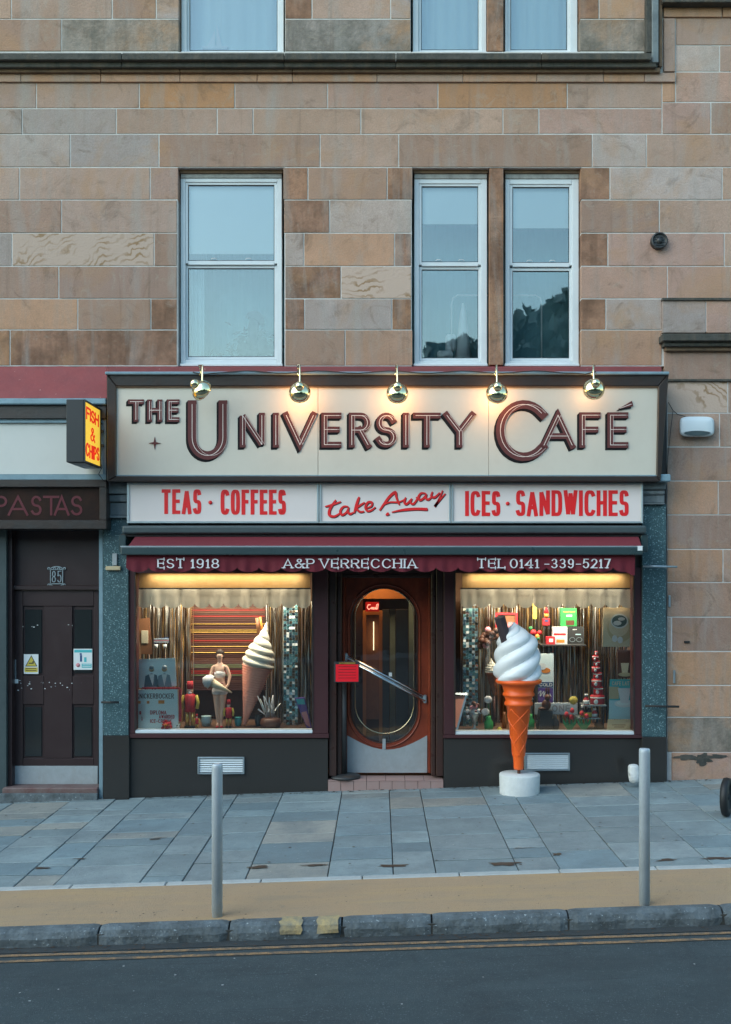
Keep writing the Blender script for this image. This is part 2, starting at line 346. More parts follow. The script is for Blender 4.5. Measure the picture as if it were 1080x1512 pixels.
# ------------------------------------------------------------------ lettering (stroke skeletons, y up, unit height)
SQ = [2.0]
def arc(cx, cy, rx, ry, a0, a1, n=14):
    out = []; e = 2/SQ[0]
    for i in range(n+1):
        a = R(a0+(a1-a0)*i/n); c, s_ = math.cos(a), math.sin(a)
        out.append((cx+rx*math.copysign(abs(c)**e, c), cy+ry*math.copysign(abs(s_)**e, s_)))
    return out
def glyph(ch):
    A = arc
    g = {
    'A': (.95, [[(0, 0), (.5, 1), (1, 0)], [(.2, .3), (.8, .3)]]),
    'B': (.8, [[(0, 0), (0, 1), (.6, 1)]+A(.6, .765, .38, .235, 90, -90, 8)+[(0, .53)], [(.6, .53)]+A(.6, .265, .4, .265, 90, -90, 8)+[(0, 0)]]),
    'C': (.9, [A(.52, .5, .52, .5, 42, 318, 22)]),
    'D': (.9, [[(0, 0), (0, 1), (.45, 1)]+A(.45, .5, .55, .5, 90, -90, 14)+[(0, 0)]]),
    'E': (.72, [[(1, 1), (0, 1), (0, 0), (1, 0)], [(0, .52), (.88, .52)]]),
    'F': (.7, [[(1, 1), (0, 1), (0, 0)], [(0, .52), (.85, .52)]]),
    'G': (.95, [A(.52, .5, .52, .5, 42, 330, 22)+[(1, .45), (.6, .45)]]),
    'H': (.85, [[(0, 0), (0, 1)], [(1, 0), (1, 1)], [(0, .52), (1, .52)]]),
    'I': (.0, [[(0, 0), (0, 1)]]),
    'K': (.8, [[(0, 0), (0, 1)], [(1, 1), (.05, .42)], [(.3, .56), (1, 0)]]),
    'L': (.68, [[(0, 1), (0, 0), (1, 0)]]),
    'M': (1.05, [[(0, 0), (0, 1), (.5, .15), (1, 1), (1, 0)]]),
    'N': (.88, [[(0, 0), (0, 1), (1, 0), (1, 1)]]),
    'O': (1.0, [A(.5, .5, .5, .5, 90, 450, 28)]),
    'P': (.75, [[(0, 0), (0, 1), (.55, 1)]+A(.55, .74, .45, .26, 90, -90, 9)+[(0, .48)]]),
    'R': (.8, [[(0, 0), (0, 1), (.55, 1)]+A(.55, .75, .42, .25, 90, -90, 9)+[(0, .5)], [(.5, .5), (1, 0)]]),
    'S': (.72, [A(.5, .75, .46, .25, 25, 270, 14)+A(.5, .25, .5, .25, 90, -155, 14)[1:]]),
    'T': (.85, [[(0, 1), (1, 1)], [(.5, 1), (.5, 0)]]),
    'U': (.85, [[(0, 1), (0, .35)]+A(.5, .35, .5, .35, 180, 360, 16)+[(1, .35), (1, 1)]]),
    'V': (.95, [[(0, 1), (.5, 0), (1, 1)]]),
    'W': (1.3, [[(0, 1), (.25, 0), (.5, .95), (.75, 0), (1, 1)]]),
    'Y': (.9, [[(0, 1), (.5, .45), (1, 1)], [(.5, .45), (.5, 0)]]),
    '0': (.72, [A(.5, .5, .5, .5, 90, 450, 24)]),
    '1': (.25, [[(0, .78), (.6, 1), (.6, 0)]]),
    '2': (.7, [A(.5, .72, .48, .28, 160, -30, 12)+[(0, 0), (1, 0)]]),
    '3': (.7, [A(.48, .74, .42, .26, 150, -90, 12), A(.48, .25, .5, .25, 90, -150, 12)]),
    '4': (.75, [[(.75, 0), (.75, 1), (0, .3), (1, .3)]]),
    '5': (.7, [[(.92, 1), (.15, 1), (.08, .55)]+A(.48, .33, .5, .33, 125, -150, 14)]),
    '7': (.68, [[(0, 1), (1, 1), (.35, 0)]]),
    '8': (.7, [A(.5, .75, .42, .25, -90, 270, 18), A(.5, .25, .5, .25, 90, 450, 18)]),
    '9': (.7, [A(.5, .7, .45, .3, 0, 360, 18)+[(.9, .35)]+A(.45, .3, .47, .3, 0, -140, 8)]),
    '-': (.5, [[(0, .42), (1, .42)]]),
    '.': (.12, [[(0, .5), (1, .5)]]),
    '&': (.95, [[(1, 0), (.3, .72)]+A(.45, .82, .22, .18, 200, -20, 10)+[(.2, .42)]+A(.38, .25, .36, .25, 150, 300, 8)+[(.95, .45)]]),
    }
    return g[ch]
def ribbon(mb, pts, hx, hy, fn, y0, y1, m=0, taper=None, caps=(1, 1)):
    """stroke along pts (photo-plane units), half widths hx across upright strokes and hy across level ones; front at offset y0, back at y1"""
    q = [pts[0]]
    for p in pts[1:]:
        if math.hypot(p[0]-q[-1][0], p[1]-q[-1][1]) > 1e-4: q.append(p)
    closed = len(q) > 3 and math.hypot(q[0][0]-q[-1][0], q[0][1]-q[-1][1]) < 1e-3
    if closed: q = q[:-1]
    if taper is None and not closed:
        for i in range(1, len(q)-1):
            d1 = (q[i][0]-q[i-1][0], q[i][1]-q[i-1][1]); d2 = (q[i+1][0]-q[i][0], q[i+1][1]-q[i][1])
            if (d1[0]*d2[0]+d1[1]*d2[1])/(math.hypot(*d1)*math.hypot(*d2)) < -.8:
                ribbon(mb, q[:i+1], hx, hy, fn, y0, y1, m, None, (caps[0], 0)); ribbon(mb, q[i:], hx, hy, fn, y0-.00007, y1, m, None, (0, caps[1])); return
    n = len(q); L_ = []; R_ = []
    if n < 2: return
    if taper is None and not closed and hx > .02:
        for on, e, f_ in ((caps[0], 0, 1), (caps[1], -1, -2)):
            if on:
                dx, dy = q[e][0]-q[f_][0], q[e][1]-q[f_][1]; l = math.hypot(dx, dy); ex = (abs(dx)*hx+abs(dy)*hy)/l*.96
                q[e] = (q[e][0]+dx/l*ex, q[e][1]+dy/l*ex)
    for i in range(n):
        a = q[(i-1) % n] if (closed or i > 0) else None; c = q[(i+1) % n] if (closed or i < n-1) else None; b = q[i]
        ds = []
        if a: l = math.hypot(b[0]-a[0], b[1]-a[1]); ds.append(((b[0]-a[0])/l, (b[1]-a[1])/l))
        if c: l = math.hypot(c[0]-b[0], c[1]-b[1]); ds.append(((c[0]-b[0])/l, (c[1]-b[1])/l))
        ns = [(-d[1]*hx, d[0]*hy) for d in ds]
        if len(ns) == 2:
            k = 1+(ds[0][0]*ds[1][0]+ds[0][1]*ds[1][1]); k = max(k, .3)
            nx, ny = (ns[0][0]+ns[1][0])/k, (ns[0][1]+ns[1][1])/k
        else: nx, ny = ns[0]
        t = 1 if taper is None else taper(i/(n-1))
        L_.append((b[0]+nx*t, b[1]+ny*t)); R_.append((b[0]-nx*t, b[1]-ny*t))
    vs = [fn(*p, y0) for p in L_]+[fn(*p, y0) for p in R_]; fs = []
    rng = range(n if closed else n-1)
    for i in rng: j = (i+1) % n; fs.append((i, j, n+j, n+i))
    if y1 is not None:
        vs += [fn(*p, y1) for p in L_]+[fn(*p, y1) for p in R_]
        for i in rng: j = (i+1) % n; fs += [(i, 2*n+i, 2*n+j, j), (n+i, n+j, 3*n+j, 3*n+i)]
        if not closed: fs += [(0, n, 3*n, 2*n), (n-1, 3*n-1, 4*n-1, 2*n-1)]
    mb.add(vs, fs, m)
def flat_fn(Y): return lambda x, y, dy: W(x, y, Y)+Vector((0, dy, 0))
def letter_strokes(ch, x0, x1, yt, yb, hx, hy, slant=0):
    w, polys = glyph(ch)
    xa, xb, ya, yc = x0+hx, x1-hx, yb-hy, yt+hy
    if ch in 'I': xa = xb = (x0+x1)/2
    out = []
    for pl in polys: out.append([(xa+(xb-xa)*p[0]+slant*(p[1]-.5), ya+(yc-ya)*p[1]) for p in pl])
    return out
def layout(s, x0, x1, hh, hx, gap=.3):
    ws = []
    for ch in s:
        if ch == ' ': ws.append(('sp', .45*hh))
        else: ws.append((ch, glyph(ch)[0]*hh))
    fixed = 2*hx*sum(1 for c, w in ws if c != 'sp')+gap*hh*.6*(len(ws)-1)
    k = (x1-x0-fixed)/sum(w for c, w in ws); x = x0; res = []
    for c, w in ws:
        ww = w*k+(0 if c == 'sp' else 2*hx)
        if c != 'sp': res.append((c, x, x+ww))
        x += ww+gap*hh*.6
    return res
def write(s, x0, x1, yt, yb, Y, hx, hy, m, parent, depth=.004, serif=0, sq=2.0, gap=.3, join=None, fn=None, slant=0, name='letter'):
    SQ[0] = sq; fn = fn or flat_fn(Y); J = MB(); hh = yb-yt
    for ch, a, b in layout(s, x0, x1, hh, hx, gap):
        mb = J if join else MB()
        for k, pl in enumerate(letter_strokes(ch, a, b, yt, yb, hx, hy, slant)):
            ribbon(mb, pl, hx, hy, fn, -depth-k*.0003, 0)
            if serif:
                for e0, e1 in ((pl[0], pl[1]), (pl[-1], pl[-2])):
                    dx, dy = e1[0]-e0[0], e1[1]-e0[1]; l = math.hypot(dx, dy)
                    if l < hh*.3: continue
                    if abs(dy) > abs(dx)*.9: ribbon(mb, [(e0[0]-serif, e0[1]), (e0[0]+serif, e0[1])], hy, hy*.9, fn, -depth-.001, 0)
                    elif ch in 'ETLF' : ribbon(mb, [(e0[0], e0[1]-(serif*.8)), (e0[0], e0[1]+serif*.8)], hy, hy, fn, -depth-.001, 0)
                if ch in 'EFRPBDL':
                    for yy in (yt+hy, yb-hy): ribbon(mb, [(a+hx-serif*.9, yy), (a+hx+serif*.5, yy)], hy, hy*.9, fn, -depth-.0014, 0)
        if not join: mb.build(name, m, parent)
    SQ[0] = 2.0
    if join: return J.build(join, m, parent)
# ------------------------------------------------------------------ ground
def ground_sheet(name, y0, y1, dz, m, x0=-30, x1=30):
    mb = MB(); n = 60
    for i in range(n):
        a = x0+(x1-x0)*i/n; b = x0+(x1-x0)*(i+1)/n
        mb.quad((a, y0, dz), (b, y0, dz), (b, y1, dz), (a, y1, dz))
    mb.slope(); return tag(mb.build(name, m), kind='structure')
KB = .105
mb = MB(); mb.quad((-60, -60, -.4), (60, -60, -.4), (60, 4, -.4), (-60, 4, -.4)); mb.slope(); tag(mb.build('ground', M['asphalt']), kind='structure')
road = ground_sheet('road', -18, -4.17, -KB, M['asphalt'])
ground_sheet('gutter', -4.31, -4.172, -KB+.004, M['gutter'])
pav = ground_sheet('pavement', -3.2, .28, -.012, M['joint'])
strip = ground_sheet('cycle_strip', -4.10, -3.255, -.004, M['tan_strip'])
for a, b in ((-4.375, -4.335), (-4.475, -4.435)):
    mb = MB(); n = 120
    for i in range(n):
        x = -20+40*i/n; j0 = mnoise.noise((x*2, a, 0))*.006; j1 = mnoise.noise(((x+1/3)*2, a, 0))*.006
        mb.quad((x, a+j0, -KB+.005), (x+1/3, a+j1, -KB+.005), (x+1/3, b+j1, -KB+.005), (x, b+j0, -KB+.005))
    mb.slope(); tag(mb.build('yellow_line', M['yellow_line']), kind='structure')
# paving slabs
rat = [-2.9, -2.6, -2.3, -2.05, -1.83, -1.61, -1.37, -1.177, -1.053, -.78, -.645, -.441, -.171, .048, .192, .475, .618, .85, 1.155, 1.381, 1.55, 1.8, 2.0, 2.3, 2.6, 2.9]
jx = [2.23*r/(1+.032*r) for r in rat]
SC = [(.215, .28, .295), (.235, .295, .305), (.20, .265, .285), (.25, .30, .305), (.235, .28, .285), (.185, .255, .28)]
rs = random.Random(11)
for a, b in zip(jx, jx[1:]):
    y = .27; x_off = rs.uniform(0, .2)
    first = rs.uniform(.3, .7)
    while y > -3.17:
        ln = rs.choice([.24, .3, .36, .42, .5, .62]) if y < .27 else first
        y2 = max(y-ln, -3.18)
        if y2+3.18 < .16: y2 = -3.18
        mb = MB(); g = .004; dz = rs.uniform(-.003, .003)
        mb.box(a+g, b-g, y2+.012, y-.012, -.05, dz)
        mb.add([], []); mb.slope()
        for p in mb.v[4:]: p.z += rs.uniform(-.0015, .0015)
        o = mb.build('paving_slab', M['slab'], pav, bevel=.004)
        c = rs.choice(SC); k = rs.uniform(.86, 1.18)
        if rs.random() < .12: c = (.30, .30, .27)
        o.color = (c[0]*k, c[1]*k, c[2]*k, 1)
        y = y2
def blot(cx, cy, rx, ry, name, m, parent, z=.0055, seed=0, n=18):
    mb = MB(); vs = [(cx, cy, z)]
    for i in range(n):
        q = 2*math.pi*i/n; k = .6+.6*mnoise.noise((math.cos(q)*1.6+seed*7, math.sin(q)*1.6, seed))+.25*mnoise.noise((math.cos(q)*5+seed, math.sin(q)*5, 3))
        vs.append((cx+rx*k*math.cos(q), cy+ry*k*math.sin(q), z))
    mb.add(vs, [(0, i+1, (i+1) % n+1) for i in range(n)]); mb.slope(); return mb.build(name, m, parent)
def gp(px, py, h=0.0):                       # a ground point seen at that pixel
    r = (px-VX)/F; t = (py-VY)/F
    d = (H-h)/(t+SL*r); return (d*r, d-D)
for i, (px, py, rx, ry) in enumerate([(385, 1281, .15, .05), (465, 1278, .14, .03), (745, 1276, .2, .07), (580, 1279, .22, .05), (985, 1271, .12, .05), (1060, 1268, .2, .05), (230, 1240, .1, .03), (118, 1269, .1, .03), (60, 1283, .12, .04), (822, 1262, .05, .08), (232, 1238, .12, .02), (770, 1253, .13, .015)]):
    x, y = gp(px, py); tag(blot(x, max(y, -3.15), rx, ry, 'damp_stain', M['stain'], pav, seed=i), kind='stuff')
edg = tag(MB().box(-14, 14, -3.256, -3.185, -.3, -.02).slope().build('edging', M['joint']), kind='structure')
x = -8.0; rs = random.Random(3)
while x < 8:
    w_ = .72+rs.uniform(-.03, .03); o = MB().box(x+.004, x+w_-.004, -3.262, -3.182, -.1, .003).slope().build('edging_stone', M['edging'], edg, bevel=.006); x += w_
kerb = tag(MB().box(-14, 14, -4.20, -4.09, -.4, -.035).slope().build('kerb', M['joint']), kind='structure')
kp = [-1190, -960, -740, -500, -270, -55, 145, 338, 505, 638, 840, 1068, 1270, 1480, 1700, 1930, 2200, 2450]
for i, (a, b) in enumerate(zip(kp, kp[1:])):
    x0 = (a-VX)*6.8/F; x1 = (b-VX)*6.8/F; mb = MB(); n = max(4, int((x1-x0)/.05)); r_ = random.Random(i)
    prof = [(-4.085, -.05), (-4.085, .0), (-4.12, .006), (-4.175, .004), (-4.20, -.012), (-4.215, -.05), (-4.212, -KB-.03)]
    vs = []; fs = []; k = len(prof)
    for q in range(n+1):
        x = x0+.006+(x1-x0-.012)*q/n; e = .014 if q in (0, n) else 0
        for j, (y, z) in enumerate(prof):
            f_ = 1 if j > 1 else .2
            vs.append((x, y+f_*(.010*mnoise.noise((x*6, j*.8, i))+.006*mnoise.noise((x*19, j, i)))+(e if j > 2 else 0), z+f_*(.010*mnoise.noise((x*4, 3+j, i)))-(e*.5 if j < 5 else 0)))
    for q in range(n):
        for j in range(k-1): fs.append((q*k+j, q*k+j+1, (q+1)*k+j+1, (q+1)*k+j))
    fs += [tuple(range(k-1, -1, -1)), tuple(n*k+j for j in range(k))]
    mb.add(vs, fs, 0, False); mb.slope(); ks = mb.build('kerb_stone', M['kerb'], kerb)
    if a == 338:
        for (c0, c1) in ((415, 446), (470, 500)):
            m2 = MB(); a0 = (c0-VX)*6.8/F; a1 = (c1-VX)*6.8/F; vs = []; fs = []; nn = 6
            pr = [(-4.10, .010), (-4.15, .014), (-4.19, .008), (-4.216, -.010), (-4.226, -.04), (-4.227, -.066)]
            for q in range(nn+1):
                x = a0+(a1-a0)*q/nn
                for j, (y, z) in enumerate(pr):
                    f_ = 1
                    vs.append((x+(.022*mnoise.noise((j*1.3, q, c0)) if q in (0, nn) else 0), y+.010*mnoise.noise((x*6, min(6, j+1)*.8, i))-.002, z+.010*mnoise.noise((x*4, 4+j, i))))
            for q in range(nn):
                for j in range(5): fs.append((q*6+j, q*6+j+1, (q+1)*6+j+1, (q+1)*6+j))
            m2.add(vs, fs); m2.slope(); m2.build('yellow_paint', M['yellow_kerb'], ks)
# ------------------------------------------------------------------ tenement building
CL = {'t': (.345, .26, .195), 'p': (.37, .26, .20), 'g': (.315, .29, .255), 'w': (.38, .345, .30), 'b': (.29, .205, .15), 'o': (.38, .245, .15), 'O': (.38, .22, .11), 'r': (.30, .175, .10), 's': (.37, .315, .25), 'n': (.26, .245, .205)}
bld = thing('tenement_building', (0, 0, 0), 'sandstone tenement with white sash windows rising above the café signboard', 'building')
rs = random.Random(5)
for k_ in CL: CL[k_] = (min(.6, CL[k_][0]*1.36), CL[k_][1]*1.19, CL[k_][2]*1.22)
def stone(x0, x1, y0, y1, c, Yf=-.010, name='stone', grow=.75, parent=bld, back=.16):
    k = rs.uniform(.90, 1.10); col = CL[c]; h = rs.uniform(-.012, .012)
    mt = M['stone_swirl'] if c == 's' else M['stone_rust'] if c in 'r' else M['stone_moss'] if c == 'n' else M['stone']
    Y = Yf+rs.uniform(-.002, .002); mb = MB().pbox(x0+grow, x1-grow, y0+grow, y1-grow, Y, back)
    o = mb.build(name, mt, parent, bevel=.0035); o.color = ((col[0]+h)*k, col[1]*k, (col[2]-h)*k, 1); return o
def course(y0, y1, spec, **kw):
    for seg in spec.split('|'):
        t = seg.split()
        for i in range(0, len(t)-2, 2): stone(float(t[i]), float(t[i+2]), y0, y1, t[i+1], **kw)
L_ = '-520 t -400 b -270 t -150 p -60 '
course(-130, -75, L_+'t 60 b 180 t 265 | 421 b 500 t 608 | 856 t 954'); course(-75, -28, L_+'b 120 t 265 | 421 t 520 b 608 | 856 b 910 t 954')
course(-28, 28, L_+'t 17 t 166 b 231 g 265 | 421 r 461 t 577 g 607 | 856 r 885 t 954')
course(28, 76, L_+'b 91 n 265 | 421 n 607 | 856 n 954')
course(-250, -130, L_+'t 100 b 400 t 700 p 954 | 998 t 1150 b 1350')
course(107, 121, L_+'t 31 o 149 o 266 o 380 o 432 o 557 t 684 o 793 t 892 o 952 t 998', Yf=-.035, grow=.4)
course(122, 160, L_+'t 54 t 206 O 347 t 484 p 647 O 838 t 978')
course(160, 198, L_+'g 33 g 172 t 321 t 374 t 533 t 743 t 796 p 978')
course(198, 247, L_+'g 104 g 235 b 473 t 589 b 875 w 955 t 1150 t 1350')
course(247, 295, L_+'t 29 t 222 b 264 | 418 r 455 b 572 r 610 | 857 r 901 w 1067 t 1150 b 1350')
course(295, 344, L_+'b 91 t 262 | 419 r 487 w 608 | 858 b 974 t 1150 t 1350')
course(344, 393, L_+'g 18 s 228 b 262 | 421 w 449 o 583 r 608 | 858 r 898 p 1070 t 1150 o 1350')
course(393, 441, L_+'b 87 b 262 | 421 r 504 s 608 | 858 p 986 p 1150 b 1350')
course(441, 487, L_+'o 115 b 223 r 262 | 421 r 450 w 579 r 608 | 858 r 895 g 978')
course(487, 540, L_+'r 15 r 262 | 421 b 510 o 610 | 858 o 978')
course(25, 67, '998 t 1150 t 1350'); course(-130, -20, '998 t 1150 b 1350'); course(67, 106, '998 w 1063 t 1150 t 1350'); course(106, 151, '998 p 1150 b 1350'); course(151, 198, '978 p 1050 b 1150 t 1350')
course(443, 492, '978 g 1043 p 1150 b 1350', Yf=-.05)
for y0, y1, s_ in [(518, 562, '981 b 1150 o 1350'), (562, 610, '985 s 1075 b 1350'), (610, 660, '985 t 1063 b 1350'), (660, 710, '985 b 1150 t 1350'), (710, 760, '985 o 1061 b 1350'), (760, 811, '985 b 1150 o 1350'), (811, 860, '985 o 1068 t 1350'), (860, 911, '985 b 1150 o 1350'), (911, 962, '985 w 992 b 1150 t 1350'), (962, 1012, '985 o 1150 b 1350'), (1012, 1059, '985 o 1150 b 1350'), (1059, 1111, '985 n 1150 w 1350')]:
    course(y0, y1, s_, Yf=-.03)
st = course(1111, 1190, '992 p 1150 b 1350', Yf=-.045)
stone(719.5, 744.5, -150, 76, 'r', Yf=.0, name='mullion'); stone(722.5, 744.5, 247.5, 539.5, 'r', Yf=-.002, name='mullion')
OPEN = {0: [(265, 420), (608, 856)], 1: [(264, 419), (609.5, 857.5)]}
mb = MB()
def wallrow(y0, y1, ops, Yf=-.005):
    x = -700
    for a, b in ops+[(1500, None)]:
        mb.box(XX(x), XX(a-1.3), Yf, .5, ZZ(y1), ZZ(y0)); x = (b or 0)+1.3
wallrow(-420, -150, []); wallrow(-150, 77, OPEN[0]); wallrow(77, 247.6, []); wallrow(247.6, 541, OPEN[1])
mb.box(XX(984), XX(1500), -.026, .5, -1, ZZ(541)); mb.box(XX(978), XX(1500), -.044, -.006, ZZ(491), ZZ(444))
mb.build('wall', M['mortar'], bld)
mb = MB(); mb.box(XX(-700), XX(1500), .55, 6, ZZ(-420), ZZ(-440)); mb.box(XX(-700), XX(1500), 6, 6.2, -1, ZZ(-440)); mb.build('roof_slab', M['wall_dark'], bld)
# mouldings
def strip_(x0, x1, y0, y1, Yf, m, name, back=0.0, bev=.006): return MB().pbox(x0, x1, y0, y1, Yf, back).build(name, M[m], bld, bevel=bev)
def long_strip(x1, y0, y1, Yf, m, name, cuts):
    xs = [-520]+[c for c in cuts if c < x1]+[x1]
    for a, b in zip(xs, xs[1:]): strip_(a+.3, b-.3, y0, y1, Yf, m, name)
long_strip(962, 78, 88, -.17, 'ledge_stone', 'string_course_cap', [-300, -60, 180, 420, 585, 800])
long_strip(970, 88.5, 99, -.12, 'ledge_stone', 'string_course_moulding', [-300, -60, 180, 420, 585, 800])  # dark second moulding, set back under the cap
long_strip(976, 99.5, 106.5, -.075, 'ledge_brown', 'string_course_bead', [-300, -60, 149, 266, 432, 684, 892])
strip_(955, 963, -300, 77, -.10, 'ledge_stone', 'corner_moulding'); strip_(963.5, 973, -300, 92, -.13, 'pil_stone', 'corner_moulding'); strip_(973.5, 978.5, -300, 98, -.08, 'ledge_brown', 'corner_moulding')
stone(978, 998, 122, 151, 'o'); stone(980, 998, 26, 106, 't', Yf=-.035, name='frame_stone'); stone(980, 1067, 9, 25.5, 'o', Yf=-.035, name='frame_stone'); stone(1067, 1350, 9, 25.5, 'o', Yf=-.035, name='frame_stone')
strip_(979, 1350, 3, 8.5, -.06, 'ledge_brown', 'upper_ledge'); strip_(979, 1350, -9, 3, -.14, 'ledge_stone', 'upper_ledge')
strip_(979, 1350, 492.5, 503, -.17, 'ledge_stone', 'pilaster_ledge'); strip_(981, 1350, 503.5, 511, -.12, 'ledge_stone', 'pilaster_ledge'); strip_(983, 1350, 511.5, 518, -.08, 'ledge_brown', 'pilaster_ledge')
strip_(978.5, 1350, 439.5, 443.5, -.07, 'ledge_stone', 'pilaster_drip', bev=.003)
strip_(985, 1200, 559.5, 563, -.055, 'ledge_stone', 'pilaster_drip', bev=.003)
# windows
def window(x0, x1, yt, yb, gx0, gx1, t0, t1, l0, l1, head, blind=None, curtain=False, full=False):
    Yf = .08; fr = MB()
    a = .02
    fr.pbox(x0, gx0-4, yt, yb, Yf, Yf+.09); fr.pbox(gx1+4, x1, yt, yb, Yf, Yf+.09); fr.pbox(gx0-4+.1, gx1+4-.1, yt, t0-4, Yf, Yf+.09)
    fr.pbox(gx0-4+.1, gx1+4-.1, l1+4, yb, Yf, Yf+.09)
    w = fr.build('window', M['upvc'], bld, bevel=.004)
    for k, (p0, p1, Ys) in enumerate(((t0, t1, Yf+.012), (l0, l1, Yf+.036))):
        s = MB(); g0, g1 = gx0, gx1
        s.pbox(g0-4, g0, p0-4, p1+4, Ys, Ys+.045); s.pbox(g1, g1+4, p0-4, p1+4, Ys, Ys+.045); s.pbox(g0+.05, g1-.05, p0-4, p0, Ys, Ys+.045); s.pbox(g0+.05, g1-.05, p1, p1+(6 if k == 0 else 4), Ys, Ys+.045)
        s.build('sash', M['upvc'], w, bevel=.003)
        s = MB(); s.pbox(g0-.6, g0+.9, p0, p1, Ys+.012, Ys+.02); s.pbox(g1-.9, g1+.6, p0, p1, Ys+.012, Ys+.02); s.pbox(g0+.9, g1-.9, p0-.6, p0+.9, Ys+.012, Ys+.02); s.pbox(g0+.9, g1-.9, p1-.9, p1+.6, Ys+.012, Ys+.02)
        s.build('glazing_seal', M['silhouette'], w)
        MB().pbox(g0-1, g1+1, p0-1, p1+1, Ys+.022, Ys+.026).build('pane', M['glass'], w)
    if head is not None:
        MB().pbox(x0-1, x1+1, head+3, head+8, Yf-.03, Yf+.1).build('window_head', M['ledge_brown'], w)
        MB().pbox(x0, x1, head+8.3, yt-.2, Yf-.012, Yf+.09).build('head_trim', M['upvc_dirt'], w, bevel=.004)
    if t1-t0 > 20 and head is not None:
        for q in (.3, .7):
            c = W(gx0+(gx1-gx0)*q, t1-2, Yf+.01); MB().tube([c+Vector((-.03, 0, 0)), c+Vector((-.02, -.012, .008)), c+Vector((.02, -.012, .008)), c+Vector((.03, 0, 0))], .004, 6).build('sash_lift', M['upvc'], w)
    sl = MB().pbox(x0-1, x1+1, yb-3.2, yb+.6, Yf-.06, Yf+.01).build('sill', M['upvc'], w, bevel=.004)
    r = MB(); X0, X1 = XX(x0-25), XX(x1+25); Z0, Z1 = ZZ(yb+10), ZZ(yt-25)
    if blind: MB().pbox(x0, x1, yt, blind, .160, .164).build('blind', M['blind'], w)
    if curtain:
        c = MB()
        for side in curtain:
            n = 24; vs = []; fs = []
            xa, xb = side
            for i in range(n+1):
                X = XX(xa+(xb-xa)*i/n, .32); yy = .32+.02*math.sin(i*1.7)+.008*math.sin(i*4.1)
                vs += [(X, yy, Z0), (X, yy, Z1)]
            for i in range(n): fs.append((2*i, 2*i+2, 2*i+3, 2*i+1))
            c.add(vs, fs, 0, True)
        c.build('curtain', M['curtain'], w)
    return w
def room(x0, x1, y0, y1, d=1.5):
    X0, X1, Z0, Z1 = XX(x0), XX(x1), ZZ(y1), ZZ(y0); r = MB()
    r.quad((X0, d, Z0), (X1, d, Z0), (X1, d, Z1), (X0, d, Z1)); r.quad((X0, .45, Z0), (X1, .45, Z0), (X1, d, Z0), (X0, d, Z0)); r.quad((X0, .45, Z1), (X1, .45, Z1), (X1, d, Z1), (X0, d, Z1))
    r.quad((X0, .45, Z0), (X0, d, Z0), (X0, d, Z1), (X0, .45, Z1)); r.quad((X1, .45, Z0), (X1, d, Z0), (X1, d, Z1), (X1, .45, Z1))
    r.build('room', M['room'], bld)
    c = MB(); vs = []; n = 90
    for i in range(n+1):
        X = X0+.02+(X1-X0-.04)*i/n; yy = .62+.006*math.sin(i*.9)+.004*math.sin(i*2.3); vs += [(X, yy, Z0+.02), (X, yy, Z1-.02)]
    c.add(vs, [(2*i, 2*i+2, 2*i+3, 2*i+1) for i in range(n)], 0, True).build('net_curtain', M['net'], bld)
window(267, 416.5, 263, 540, 278, 405.5, 273, 385, 396, 527, 247.5, blind=375, curtain=[(268, 302)])
window(612, 719.5, 264, 540, 623, 706.5, 275, 387, 398, 529, 247.5, blind=331)
window(746.5, 855, 264, 540, 757, 841, 276, 388, 400, 529, 247.5, blind=337)
window(268, 419, -150, 79, 280, 410, -140, -45, -34, 75, None, curtain=[(270, 418)])
window(610, 718.5, -150, 79, 622, 707, -140, -45, -34, 74, None, curtain=[(612, 718)])
window(746, 853, -150, 79, 754, 838, -140, -45, -34, 74, None, curtain=[(747, 852)])
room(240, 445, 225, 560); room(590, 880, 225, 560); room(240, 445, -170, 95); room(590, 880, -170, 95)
rs6 = random.Random(21)
def grit(name, m, n, y0, y1, z, s0, s1, par=None):
    mb = MB()
    for i in range(n):
        x = rs6.uniform(-5, 5); y = rs6.uniform(y0, y1); s_ = rs6.uniform(s0, s1); k = rs6.randint(5, 7); a0 = rs6.uniform(0, 6)
        mb.add([(x+s_*rs6.uniform(.6, 1)*math.cos(a0+2*math.pi*j/k), y+s_*rs6.uniform(.5, 1)*math.sin(a0+2*math.pi*j/k), z) for j in range(k)], [tuple(range(k))])
    mb.slope(); tag(mb.build(name, M[m]), kind='stuff')
grit('gum_spots', 'stain', 140, -3.1, -.1, .0045, .006, .016); grit('pale_gum_spots', 'edging', 90, -3.1, -.1, .0048, .004, .012)
grit('strip_grit', 'stain', 160, -4.07, -3.28, -.0015, .003, .010); grit('road_grit', 'edging', 70, -8, -4.5, -KB+.004, .004, .012); grit('wall_dirt', 'joint', 420, -.14, -.07, .0046, .004, .02); grit('gutter_dirt', 'stain', 300, -4.32, -4.2, -KB+.007, .004, .016)
# red painted lead over the shopfronts
def ns(name, mb, m, parent, **k): return mb.build(name, M[m] if isinstance(m, str) else m, parent, **k)
ns('painted_ledge', MB().pbox(158, 978, 541, 551.5, -.12, .3), 'red_lead', bld, bevel=.01)
mb = MB(); n = 60; vs = []; fs = []
for i in range(n+1):
    px = -520+(158-(-520))*i/n
    for j, (py, Y) in enumerate([(541, -.02), (556, -.10), (572, -.22), (585, -.33), (588, -.34)]):
        p = W(px, py, Y); p.y += .01*mnoise.noise((px*.03, j, 0)); p.z += .006*mnoise.noise((px*.05, j*2, 4)); vs.append(p)
for i in range(n):
    for j in range(4): fs.append((i*5+j, i*5+j+1, (i+1)*5+j+1, (i+1)*5+j))
mb.add(vs, fs, 0, True); ns('sloping_ledge', mb, 'red_lead', bld)
